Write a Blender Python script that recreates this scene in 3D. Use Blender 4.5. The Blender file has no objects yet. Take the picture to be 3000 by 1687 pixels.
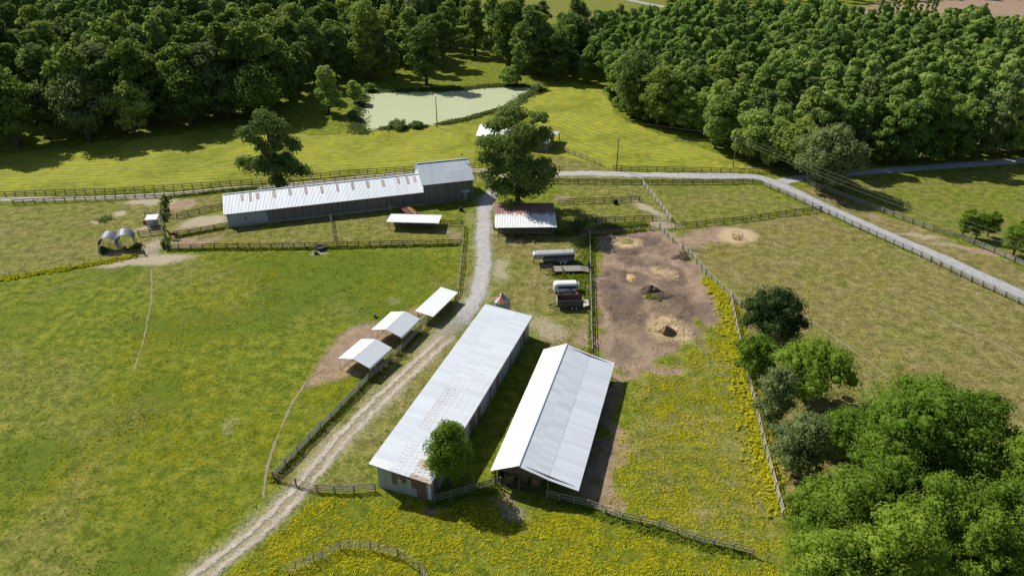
import bpy, bmesh, math, random
import numpy as np
from mathutils import Vector, Matrix, Quaternion
R = math.radians
rng = np.random.default_rng(7)
random.seed(7)
S = bpy.context.scene
COL = S.collection

# ------------------------------------------------------------------ camera, sky, sun, exposure
FPX, CX, CY, CAMH = 2150.0, 1500.0, 843.5, 70.0       # photo is 3000 x 1687
PITCH = math.atan((CY + 378.0) / FPX)
cam = bpy.data.cameras.new('camera'); cam_o = bpy.data.objects.new('camera', cam); COL.objects.link(cam_o)
cam.sensor_width = 36.0; cam.lens = FPX / 3000 * 36.0; cam.clip_start = 1.0; cam.clip_end = 9000
cam_o.location = (0, 0, CAMH); cam_o.rotation_euler = (math.pi / 2 - PITCH, 0, 0)
S.camera = cam_o
W = bpy.data.worlds.new('World'); S.world = W; W.use_nodes = True
SUND = Vector((-0.81, 0.67, 1.0)).normalized()       # towards the sun (behind the farm, on the left)
_n = W.node_tree.nodes; _n.clear()
_sky = _n.new('ShaderNodeTexSky'); _sky.sky_type = 'NISHITA'; _sky.sun_disc = False
_sky.sun_elevation = math.asin(SUND.z); _sky.sun_rotation = math.atan2(SUND.x, SUND.y)
_bg = _n.new('ShaderNodeBackground'); _bg.inputs[1].default_value = 0.08
_out = _n.new('ShaderNodeOutputWorld')
W.node_tree.links.new(_sky.outputs[0], _bg.inputs[0]); W.node_tree.links.new(_bg.outputs[0], _out.inputs[0])
sun = bpy.data.lights.new('sun', 'SUN'); sun.energy = 5.0; sun.angle = R(0.53); sun.color = (1.0, 0.955, 0.88)
sun_o = bpy.data.objects.new('sun', sun); COL.objects.link(sun_o)
sun_o.rotation_euler = (-SUND).to_track_quat('-Z', 'Y').to_euler(); sun_o.location = (-60, 60, 120)
S.view_settings.view_transform = 'Standard'; S.view_settings.look = 'None'
S.view_settings.exposure = 0.12; S.view_settings.gamma = 1.0
S.view_settings.use_curve_mapping = False
S.render.engine = 'CYCLES'
S.cycles.max_bounces = 6; S.cycles.diffuse_bounces = 3; S.cycles.glossy_bounces = 2
S.cycles.transmission_bounces = 3; S.cycles.transparent_max_bounces = 6

# ------------------------------------------------------------------ helpers
_cp, _sp = math.cos(PITCH), math.sin(PITCH)
def G(px, py, z=0.0):
    """where a line of sight meets the level z: photo pixel -> a place on the ground"""
    dx = (px - CX) / FPX; dy = -(py - CY) / FPX
    d = Vector((dx, _cp + dy * _sp, -_sp + dy * _cp))
    t = (z - CAMH) / d.z
    return Vector((d.x * t, d.y * t, z))
def GP(pts): return [G(*p) for p in pts]
def proj(v):
    x, y, z = v[0], v[1], v[2] - CAMH
    dep = y * _cp - z * _sp; up = y * _sp + z * _cp
    return CX + FPX * x / dep, CY - FPX * up / dep
def scale_at(v):
    return FPX / (v[1] * _cp - (v[2] - CAMH) * _sp)
def height_to(b, py):
    """height of an upright thing standing at b that reaches up to photo row py"""
    lo, hi = 0.0, 60.0
    for _ in range(40):
        m = (lo + hi) / 2
        if proj((b[0], b[1], b[2] + m))[1] > py: lo = m
        else: hi = m
    return lo

def tag(o, label=None, cat=None, group=None, kind=None):
    if label: o['label'] = label
    if cat: o['category'] = cat
    if group: o['group'] = group
    if kind: o['kind'] = kind
    return o
def empty(name, loc=(0, 0, 0), rz=0.0, label=None, cat=None, group=None):
    o = bpy.data.objects.new(name, None); COL.objects.link(o)
    o.location = loc; o.rotation_euler = (0, 0, rz); o.empty_display_size = 0.3
    return tag(o, label, cat, group)
def link(name, me, parent=None):
    o = bpy.data.objects.new(name, me); COL.objects.link(o)
    if parent is not None: o.parent = parent
    return o
def np_mesh(name, verts, faces, mat=None, smooth=False):
    """faces: (n,k) array of equal-sized faces"""
    verts = np.asarray(verts, dtype=np.float32); faces = np.asarray(faces, dtype=np.int32)
    me = bpy.data.meshes.new(name); n, k = faces.shape
    me.vertices.add(len(verts)); me.vertices.foreach_set('co', verts.ravel())
    me.loops.add(n * k); me.loops.foreach_set('vertex_index', faces.ravel())
    me.polygons.add(n); me.polygons.foreach_set('loop_start', np.arange(0, n * k, k, dtype=np.int32))
    me.polygons.foreach_set('loop_total', np.full(n, k, dtype=np.int32))
    if smooth: me.polygons.foreach_set('use_smooth', np.ones(n, dtype=bool))
    me.update(calc_edges=True)
    if mat: me.materials.append(mat)
    return me

class MB:
    def __init__(s): s.v = []; s.f = []
    def add(s, vs, fs):
        b = len(s.v); s.v += [tuple(v) for v in vs]; s.f += [tuple(i + b for i in f) for f in fs]; return s
    def box(s, c, d, M=None):
        vs = [Vector((c[0] + sx * d[0] / 2, c[1] + sy * d[1] / 2, c[2] + sz * d[2] / 2)) for sz in (-1, 1) for sy in (-1, 1) for sx in (-1, 1)]
        if M: vs = [M @ v for v in vs]
        return s.add(vs, [(0, 2, 3, 1), (4, 5, 7, 6), (0, 1, 5, 4), (2, 6, 7, 3), (0, 4, 6, 2), (1, 3, 7, 5)])
    def beam(s, a, b, w, h, up=(0, 0, 1)):
        a = Vector(a); b = Vector(b); d = (b - a).normalized(); up = Vector(up)
        if abs(d.dot(up)) > 0.98: up = Vector((0, 1, 0))
        x = d.cross(up).normalized(); y = x.cross(d)
        vs = [p + x * sx * w / 2 + y * sy * h / 2 for p in (a, b) for sy in (-1, 1) for sx in (-1, 1)]
        return s.add(vs, [(0, 1, 3, 2), (4, 6, 7, 5), (0, 4, 5, 1), (2, 3, 7, 6), (0, 2, 6, 4), (1, 5, 7, 3)])
    def tube(s, pts, rad, n=6, cap=True):
        pts = [Vector(p) for p in pts]; rs = rad if isinstance(rad, (list, tuple)) else [rad] * len(pts)
        rings = []; vs = []; fs = []; x = None
        for i, p in enumerate(pts):
            d = (pts[min(i + 1, len(pts) - 1)] - pts[max(i - 1, 0)]).normalized()
            if x is None:
                x = d.orthogonal().normalized()
            else:
                x = (x - d * x.dot(d)); x = x.normalized() if x.length > 1e-6 else d.orthogonal().normalized()
            y = d.cross(x)
            for k in range(n):
                a = 2 * math.pi * k / n
                vs.append(p + (x * math.cos(a) + y * math.sin(a)) * rs[i])
        for i in range(len(pts) - 1):
            for k in range(n):
                fs.append((i * n + k, i * n + (k + 1) % n, (i + 1) * n + (k + 1) % n, (i + 1) * n + k))
        if cap:
            fs.append(tuple(range(n - 1, -1, -1))); fs.append(tuple((len(pts) - 1) * n + k for k in range(n)))
        return s.add(vs, fs)
    def lathe(s, prof, n=20, c=(0, 0, 0)):
        vs = []; fs = []
        for r, z in prof:
            for k in range(n):
                a = 2 * math.pi * k / n; vs.append((c[0] + r * math.cos(a), c[1] + r * math.sin(a), c[2] + z))
        for i in range(len(prof) - 1):
            for k in range(n): fs.append((i * n + k, i * n + (k + 1) % n, (i + 1) * n + (k + 1) % n, (i + 1) * n + k))
        return s.add(vs, fs)
    def prism(s, poly, y0, y1):
        """poly in (x,z), extruded along y"""
        n = len(poly)
        vs = [(x, y0, z) for x, z in poly] + [(x, y1, z) for x, z in poly]
        fs = [tuple(range(n)), tuple(range(2 * n - 1, n - 1, -1))] + [(i, i + n, (i + 1) % n + n, (i + 1) % n) for i in range(n)]
        return s.add(vs, fs)
    def mesh(s, name, mat, smooth=False):
        me = bpy.data.meshes.new(name); me.from_pydata([tuple(v) for v in s.v], [], s.f)
        bm = bmesh.new(); bm.from_mesh(me); bmesh.ops.recalc_face_normals(bm, faces=bm.faces); bm.to_mesh(me); bm.free()
        if smooth: me.polygons.foreach_set('use_smooth', np.ones(len(me.polygons), dtype=bool))
        if mat: me.materials.append(mat)
        me.update(); return me
    def build(s, name, mat, parent=None, smooth=False, bevel=0.0, seg=2):
        o = link(name, s.mesh(name, mat, smooth), parent)
        if bevel:
            m = o.modifiers.new('bevel', 'BEVEL'); m.width = bevel; m.segments = seg; m.limit_method = 'ANGLE'
        return o

# ------------------------------------------------------------------ node materials
class NT:
    def __init__(s, name):
        s.m = bpy.data.materials.new(name); s.m.use_nodes = True
        s.t = s.m.node_tree; s.t.nodes.clear(); s.o = s.t.nodes.new('ShaderNodeOutputMaterial')
    def n(s, t, **kw):
        nd = s.t.nodes.new(t)
        for k, v in kw.items(): setattr(nd, k, v)
        return nd
    def put(s, sock, v):
        if hasattr(v, 'links'): s.t.links.new(v, sock)
        elif isinstance(v, (tuple, list)): sock.default_value = (*v, 1.0) if (len(v) == 3 and sock.type == 'RGBA') else v
        else: sock.default_value = v
    def math(s, op, a, b=0.0, c=0.0, clamp=False):
        nd = s.n('ShaderNodeMath', operation=op, use_clamp=clamp)
        for i, v in enumerate((a, b, c)): s.put(nd.inputs[i], v)
        return nd.outputs[0]
    def mix(s, f, a, b, mode='MIX'):
        nd = s.n('ShaderNodeMix', data_type='RGBA', blend_type=mode)
        s.put(nd.inputs[0], f); s.put(nd.inputs[6], a); s.put(nd.inputs[7], b)
        return nd.outputs[2]
    def noise(s, scale, detail=3.0, rough=0.6, vec=None, dist=0.0):
        nd = s.n('ShaderNodeTexNoise'); nd.inputs['Scale'].default_value = scale
        nd.inputs['Detail'].default_value = detail; nd.inputs['Roughness'].default_value = rough; nd.inputs['Distortion'].default_value = dist
        if vec is not None: s.put(nd.inputs['Vector'], vec)
        return nd.outputs[0]
    def step(s, v, lo, hi, o0=0.0, o1=1.0):
        nd = s.n('ShaderNodeMapRange', interpolation_type='SMOOTHSTEP')
        for i, x in enumerate((v, lo, hi, o0, o1)): s.put(nd.inputs[i], x)
        return nd.outputs[0]
    def ramp(s, f, stops):
        nd = s.n('ShaderNodeValToRGB'); e = nd.color_ramp.elements
        while len(e) < len(stops): e.new(0.5)
        for i, (p, c) in enumerate(stops): e[i].position = p; e[i].color = (*c, 1)
        s.put(nd.inputs[0], f); return nd.outputs[0]
    def coord(s, which='Object'): return s.n('ShaderNodeTexCoord').outputs[which]
    def pos(s): return s.n('ShaderNodeNewGeometry').outputs['Position']
    def scaled(s, vec, sc):
        nd = s.n('ShaderNodeMapping'); s.put(nd.inputs[0], vec); nd.inputs['Scale'].default_value = sc; return nd.outputs[0]
    def rand(s): return s.n('ShaderNodeObjectInfo').outputs['Random']
    def sep(s, v): return s.n('ShaderNodeSeparateXYZ') if False else s._sep(v)
    def _sep(s, v):
        nd = s.n('ShaderNodeSeparateXYZ'); s.put(nd.inputs[0], v); return nd.outputs
    def bump(s, h, strength=0.5, dist=0.05):
        nd = s.n('ShaderNodeBump'); nd.inputs['Strength'].default_value = strength; nd.inputs['Distance'].default_value = dist
        s.put(nd.inputs['Height'], h); return nd.outputs[0]
    def principled(s, color, rough=0.8, metal=0.0, spec=0.3, normal=None):
        p = s.n('ShaderNodeBsdfPrincipled'); s.put(p.inputs['Base Color'], color); s.put(p.inputs['Roughness'], rough)
        s.put(p.inputs['Metallic'], metal); s.put(p.inputs['Specular IOR Level'], spec)
        if normal is not None: s.put(p.inputs['Normal'], normal)
        return p.outputs[0]
    def done(s, sh): s.t.links.new(sh, s.o.inputs[0]); return s.m

def plain(name, col, rough=0.8, metal=0.0, var=0.25, scale=3.0, spec=0.3):
    t = NT(name); n = t.noise(scale, 4, 0.65, t.coord())
    f = t.math('ADD', t.math('MULTIPLY', n, var * 2), t.math('MULTIPLY', t.rand(), var), clamp=True)
    c = t.mix(f, tuple(x * (1 - var) for x in col), tuple(min(1, x * (1 + var)) for x in col))
    return t.done(t.principled(c, rough, metal, spec))
def metal_sheet(name, col, rough=0.42, metal=0.25, rust=0.0, var=0.12, rusty=(0.22, 0.085, 0.04)):
    """ribbed roofing sheet: each sheet a little different, faint weather streaks, optional rust flecks"""
    t = NT(name); p = t.pos(); r = t.rand(); oc = t.coord()
    st = t.noise(1.0, 4, 0.6, t.scaled(oc, (6.0, 0.35, 1.0)))
    bl = t.noise(0.35, 3, 0.6, p)
    f = t.math('ADD', t.math('MULTIPLY', r, 0.55), t.math('MULTIPLY', t.math('ADD', st, bl), 0.3), clamp=True)
    c = t.mix(f, tuple(x * (1 - var) for x in col), tuple(min(1, x * (1 + var)) for x in col))
    if rust:
        fl = t.noise(2.6, 5, 0.7, t.scaled(oc, (2.2, 0.8, 1.0))); big = t.noise(0.22, 2, 0.5, p)
        m = t.step(t.math('ADD', fl, t.math('MULTIPLY', big, 0.25)), 0.86 - rust, 0.90 - rust)
        c = t.mix(m, c, rusty)
        ro = t.math('ADD', rough, t.math('MULTIPLY', m, 0.4)); me = t.math('MULTIPLY', t.math('SUBTRACT', 1.0, m), metal)
    else: ro, me = rough, metal
    return t.done(t.principled(c, ro, me, 0.4))
def boards(name, c0, c1, width=0.28, rough=0.85, axis=0):
    """weathered vertical boards; the joints themselves are cut into the mesh"""
    t = NT(name); oc = t.coord(); x = t.sep(oc)[axis]
    cell = t.math('FLOOR', t.math('DIVIDE', x, width))
    wn = t.n('ShaderNodeTexWhiteNoise', noise_dimensions='1D'); t.put(wn.inputs['W'], cell)
    gr = t.noise(1.0, 5, 0.7, t.scaled(oc, (9.0, 9.0, 0.5)))
    f = t.math('ADD', t.math('MULTIPLY', wn.outputs[0], 0.55), t.math('MULTIPLY', gr, 0.5), clamp=True)
    return t.done(t.principled(t.mix(f, c0, c1), rough, 0, 0.2))

M = {}
M['wood_dark'] = plain('fence_wood_dark', (0.075, 0.062, 0.05), 0.85, var=0.4, scale=6)
M['wood_grey'] = plain('fence_wood_weathered', (0.27, 0.25, 0.21), 0.85, var=0.35, scale=6)
M['wood_pale'] = plain('fence_wood_sunlit', (0.42, 0.39, 0.33), 0.85, var=0.3, scale=6)  # paler copy of the fence wood, sun on the boards put into the colour
M['pole_wood'] = plain('pole_wood', (0.17, 0.13, 0.10), 0.9, var=0.3, scale=4)
M['steel'] = plain('gate_steel', (0.34, 0.33, 0.31), 0.5, 0.4, var=0.2)
M['rust'] = plain('rusty_steel', (0.20, 0.10, 0.065), 0.8, 0.1, var=0.4, scale=5)
M['frame_grey'] = plain('galvanised_frame', (0.42, 0.43, 0.43), 0.5, 0.5, var=0.15)
M['black_rubber'] = plain('black_rubber', (0.025, 0.025, 0.027), 0.7, var=0.3)
M['dark_steel'] = plain('dark_painted_steel', (0.045, 0.047, 0.05), 0.55, 0.2, var=0.3)
M['white_paint'] = plain('white_paint', (0.80, 0.80, 0.78), 0.4, var=0.04)
M['trailer_white'] = plain('aged_white_trailer', (0.46, 0.47, 0.46), 0.4, 0.1, var=0.10, scale=1.5)
M['trailer_grey'] = plain('aluminium_side_in_shade', (0.10, 0.11, 0.13), 0.45, 0.3, var=0.2, scale=2)  # shade on the side turned from the sun is put into this dark colour
M['blue_stripe'] = plain('blue_stripe_paint', (0.035, 0.07, 0.16), 0.4, var=0.15)
M['window_dark'] = plain('dark_window', (0.03, 0.035, 0.04), 0.15, 0.0, var=0.1, spec=0.6)
M['red_paint'] = plain('faded_red_paint', (0.35, 0.05, 0.05), 0.6, var=0.3)
M['pipe_rust'] = plain('rust_red_pipe', (0.26, 0.10, 0.07), 0.75, 0.1, var=0.25)
M['pipe_yellow'] = plain('yellow_pipe', (0.62, 0.40, 0.09), 0.6, var=0.15)
M['concrete'] = plain('concrete', (0.33, 0.31, 0.28), 0.9, var=0.2)
M['straw'] = plain('straw', (0.42, 0.30, 0.13), 0.95, var=0.35, scale=9)
M['old_hay'] = plain('old_hay', (0.24, 0.17, 0.09), 0.95, var=0.4, scale=9)
M['dung'] = plain('dark_manure', (0.09, 0.065, 0.05), 0.95, var=0.4, scale=8)
M['roof_grey'] = metal_sheet('roof_galvanised', (0.68, 0.72, 0.76), 0.42, 0.06, var=0.10)
M['roof_long'] = metal_sheet('roof_galvanised_pale', (0.57, 0.61, 0.655), 0.45, 0.05, var=0.10)
M['roof_tall'] = metal_sheet('roof_galvanised_bluish', (0.50, 0.555, 0.60), 0.45, 0.05, var=0.10)
M['roof_bright'] = metal_sheet('roof_new_galvanised', (0.76, 0.79, 0.825), 0.32, 0.08, var=0.10)
M['roof_fleck'] = metal_sheet('roof_flecked', (0.69, 0.73, 0.765), 0.42, 0.05, rust=0.11, var=0.10)
M['roof_rust'] = metal_sheet('roof_rust_speckled', (0.69, 0.725, 0.76), 0.45, 0.05, rust=0.17, var=0.10)
M['roof_rust2'] = metal_sheet('roof_rust_stained', (0.62, 0.58, 0.52), 0.5, 0.1, rust=0.22, rusty=(0.30, 0.15, 0.06))
M['roof_white'] = metal_sheet('roof_white_painted_and_sunlit', (0.80, 0.81, 0.81), 0.38, 0.0, var=0.03)
M['carport_white'] = metal_sheet('carport_white_painted', (0.66, 0.69, 0.72), 0.38, 0.0, var=0.04)
M['arch_metal'] = metal_sheet('arch_dull_metal', (0.20, 0.215, 0.235), 0.40, 0.45, var=0.3)
M['silo_wall'] = metal_sheet('bin_galvanised', (0.33, 0.37, 0.41), 0.45, 0.3, var=0.12)
M['silo_roof'] = metal_sheet('bin_roof_rust', (0.40, 0.31, 0.28), 0.6, 0.1, rust=0.30, rusty=(0.33, 0.15, 0.11))
M['wall_metal'] = metal_sheet('wall_sheet_bluegrey', (0.36, 0.41, 0.45), 0.5, 0.2, rust=0.10, var=0.22)
M['wall_metal_rust'] = metal_sheet('wall_sheet_rusted', (0.25, 0.19, 0.155), 0.7, 0.1, rust=0.27, var=0.3, rusty=(0.15, 0.075, 0.05))
M['siding'] = metal_sheet('pale_siding', (0.33, 0.38, 0.42), 0.6, 0.0, var=0.08)
M['barn_boards'] = boards('weathered_barn_boards', (0.105, 0.098, 0.092), (0.27, 0.25, 0.225))
M['inner_wood'] = plain('old_timber', (0.13, 0.10, 0.08), 0.9, var=0.4, scale=4)

def shed_roof_material():
    t = NT('roof_half_rusted'); oc = t.coord(); xyz = t.sep(oc); p = t.pos()
    streak = t.noise(1.0, 3, 0.6, t.scaled(p, (3.0, 0.5, 1.0)))
    v = t.math('ADD', xyz[1], t.math('MULTIPLY', t.math('SUBTRACT', streak, 0.5), 6.0))
    m = t.step(v, 5.4, 6.6)
    fl = t.step(t.noise(1.4, 5, 0.7, t.scaled(p, (2.5, 0.7, 1))), 0.60, 0.66)
    white = t.mix(t.noise(0.7, 4, 0.6, t.scaled(p, (4, .4, 1))), (0.62, 0.62, 0.62), (0.83, 0.84, 0.85))
    white = t.mix(t.math('MULTIPLY', fl, 0.75), white, (0.30, 0.20, 0.16))
    rustc = t.mix(t.noise(2.0, 4, 0.6, p), (0.20, 0.105, 0.08), (0.33, 0.19, 0.15))
    return t.done(t.principled(t.mix(m, white, rustc), 0.55, 0.05, 0.3))
M['roof_half_rust'] = shed_roof_material()

def leaf_material(name, dark, light, tip, trans=0.28, vary=0.55, fine=0.9):
    t = NT(name); p = t.pos(); r = t.rand()
    n1 = t.noise(0.45, 3, 0.6, p); n2 = t.noise(2.4, 2, 0.5, p)
    f = t.math('ADD', t.math('MULTIPLY', n1, 0.85), t.math('MULTIPLY', t.math('SUBTRACT', n2, 0.5), fine))
    f = t.math('ADD', f, t.math('MULTIPLY', t.math('SUBTRACT', r, 0.45), vary), clamp=True)
    c = t.ramp(f, [(0.10, dark), (0.50, light), (0.90, tip)])
    a = t.n('ShaderNodeBsdfDiffuse'); t.put(a.inputs[0], c)
    b = t.n('ShaderNodeBsdfTranslucent'); t.put(b.inputs[0], t.mix(0.5, c, tip))
    m = t.n('ShaderNodeMixShader'); m.inputs[0].default_value = trans
    t.t.links.new(a.outputs[0], m.inputs[1]); t.t.links.new(b.outputs[0], m.inputs[2])
    return t.done(m.outputs[0])
M['leaf_wood'] = leaf_material('leaf_wood', (0.066, 0.120, 0.028), (0.160, 0.245, 0.050), (0.330, 0.400, 0.085), 0.45, 0.85)
M['leaf_young'] = leaf_material('leaf_young', (0.115, 0.200, 0.045), (0.240, 0.360, 0.078), (0.400, 0.490, 0.125), 0.5, 0.7)
M['leaf_oak'] = leaf_material('leaf_oak', (0.080, 0.135, 0.036), (0.170, 0.245, 0.065), (0.300, 0.360, 0.100), 0.42, 0.3)
M['leaf_bright'] = leaf_material('leaf_bright', (0.060, 0.150, 0.014), (0.120, 0.250, 0.020), (0.22, 0.35, 0.035), 0.35)
M['leaf_light'] = leaf_material('leaf_light', (0.115, 0.205, 0.028), (0.240, 0.350, 0.042), (0.39, 0.48, 0.068), 0.45, 0.25)
M['leaf_green'] = leaf_material('leaf_green', (0.080, 0.160, 0.022), (0.165, 0.270, 0.032), (0.280, 0.380, 0.050), 0.45, 0.3)
M['leaf_sage'] = leaf_material('leaf_sage', (0.095, 0.145, 0.050), (0.190, 0.245, 0.085), (0.300, 0.350, 0.135), 0.42, 0.3)
M['leaf_dark'] = leaf_material('leaf_dark', (0.036, 0.066, 0.022), (0.075, 0.120, 0.036), (0.140, 0.180, 0.058), 0.3)
M['bark'] = plain('bark', (0.10, 0.08, 0.062), 0.95, var=0.4, scale=5)
M['flower'] = leaf_material('wildflower_yellow', (0.30, 0.31, 0.02), (0.53, 0.50, 0.022), (0.73, 0.66, 0.03), 0.4, 0.0, 1.4)
M['tuft'] = leaf_material('grass_tuft', (0.10, 0.165, 0.014), (0.175, 0.235, 0.02), (0.29, 0.30, 0.035), 0.4, 0.0, 1.2)
M['reed'] = leaf_material('reed_green', (0.075, 0.12, 0.03), (0.14, 0.19, 0.055), (0.24, 0.27, 0.09), 0.4, 0.0)

# ------------------------------------------------------------------ 2-D fields on the ground
def vnoise(x, y, scale, seed):
    g = np.random.default_rng(seed).random((257, 257))
    u = (x / scale) % 256; v = (y / scale) % 256
    i = np.floor(u).astype(int); j = np.floor(v).astype(int); fu = u - i; fv = v - j
    fu = fu * fu * (3 - 2 * fu); fv = fv * fv * (3 - 2 * fv)
    i2 = (i + 1) % 256; j2 = (j + 1) % 256
    return (g[i, j] * (1 - fu) + g[i2, j] * fu) * (1 - fv) + (g[i, j2] * (1 - fu) + g[i2, j2] * fu) * fv
def seg_dist(X, Y, pts, closed=False):
    d = np.full(X.shape, 1e9); n = len(pts)
    for k in range(n if closed else n - 1):
        ax, ay = pts[k][0], pts[k][1]; bx, by = pts[(k + 1) % n][0], pts[(k + 1) % n][1]
        dx, dy = bx - ax, by - ay; L = dx * dx + dy * dy + 1e-9
        t = np.clip(((X - ax) * dx + (Y - ay) * dy) / L, 0, 1)
        d = np.minimum(d, np.hypot(X - ax - t * dx, Y - ay - t * dy))
    return d
def inside(X, Y, pts):
    r = np.zeros(X.shape, bool); n = len(pts)
    for k in range(n):
        ax, ay = pts[k][0], pts[k][1]; bx, by = pts[(k + 1) % n][0], pts[(k + 1) % n][1]
        if ay == by: continue
        c = ((ay > Y) != (by > Y)) & (X < (bx - ax) * (Y - ay) / (by - ay) + ax); r ^= c
    return r
def area(X, Y, px, soft=1.0):
    pts = GP(px); d = seg_dist(X, Y, pts, True); s = np.where(inside(X, Y, pts), d, -d)
    return np.clip(0.5 + s / (2 * soft), 0, 1)
def line(X, Y, px, half, soft=1.0):
    d = seg_dist(X, Y, GP(px)); return np.clip(0.5 + (half - d) / (2 * soft), 0, 1)
def blob(X, Y, px, py, rx, ry=None, soft=0.6, rot=0.0):
    c = G(px, py); ry = ry or rx; ca, sa = math.cos(rot), math.sin(rot)
    u = (X - c.x) * ca + (Y - c.y) * sa; v = -(X - c.x) * sa + (Y - c.y) * ca
    r = np.sqrt((u / rx) ** 2 + (v / ry) ** 2); return np.clip((1.0 - r) / soft + 0.0, 0, 1)

# ------------------------------------------------------------------ ground
HAYFIELD = [(-300, 585), (0, 575), (646, 546), (1212, 500), (1404, 490), (1450, 440), (1620, 455), (1761, 484), (1800, 497), (2225, 505), (2280, 500),
            (2200, 485), (2100, 450), (1900, 385), (1800, 335), (1770, 270), (1745, 248), (1690, 240), (1640, 255), (1590, 262), (1545, 290), (1500, 320),
            (1420, 345), (1340, 360), (1200, 375), (1080, 385), (1000, 395), (900, 398), (740, 372), (660, 375), (480, 400), (280, 420), (0, 455), (-300, 490)]
POND = [(1047, 342), (1055, 315), (1066, 290), (1076, 270), (1110, 266), (1160, 268), (1230, 266), (1295, 268), (1330, 264), (1390, 258), (1450, 256), (1510, 254), (1555, 257),
        (1552, 270), (1530, 285), (1518, 302), (1470, 315), (1412, 331), (1380, 343), (1330, 353), (1290, 362), (1245, 369), (1190, 371), (1130, 374), (1075, 385), (1056, 376)]
MUDLOT = [(1733, 690), (1760, 680), (1935, 668), (1968, 700), (2005, 735), (2060, 800), (2095, 850), (2092, 930), (2060, 990), (1990, 1045), (1900, 1085), (1845, 1130),
          (1815, 1250), (1790, 1380), (1750, 1480), (1690, 1440), (1740, 1200), (1795, 1070), (1738, 1040)]
WEEDLOT = [(2100, 850), (2165, 990), (2295, 1516), (2290, 1655), (1770, 1505), (1800, 1350), (1835, 1150), (1900, 1085), (1995, 1045), (2065, 985), (2092, 930)]
MEADOW = [(940, 1452), (1110, 1448), (1272, 1484), (1460, 1432), (1500, 1490), (1640, 1478), (1830, 1532), (2050, 1600), (2290, 1662), (2320, 1760), (560, 1760), (660, 1690), (870, 1500)]
DRYPAD = [(1985, 672), (2402, 622), (2600, 712), (3080, 925), (3150, 1600), (2300, 1520), (2165, 990), (2140, 880), (2066, 803), (2013, 743)]
def axis(lo, hi, step, far, grow=1.16):
    a = list(np.arange(lo, hi, step)); s = step; v = a[-1]
    while v < far: s *= grow; v += s; a.append(v)
    s = step; v = a[0]; b = []
    while v > -far: s *= grow; v -= s; b.append(v)
    return np.array(b[::-1] + a)
xs = axis(-115, 120, 0.6, 4000); ys = axis(48, 250, 0.65, 4000)
XX, YY = np.meshgrid(xs, ys); nx, ny = len(xs), len(ys)
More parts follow.
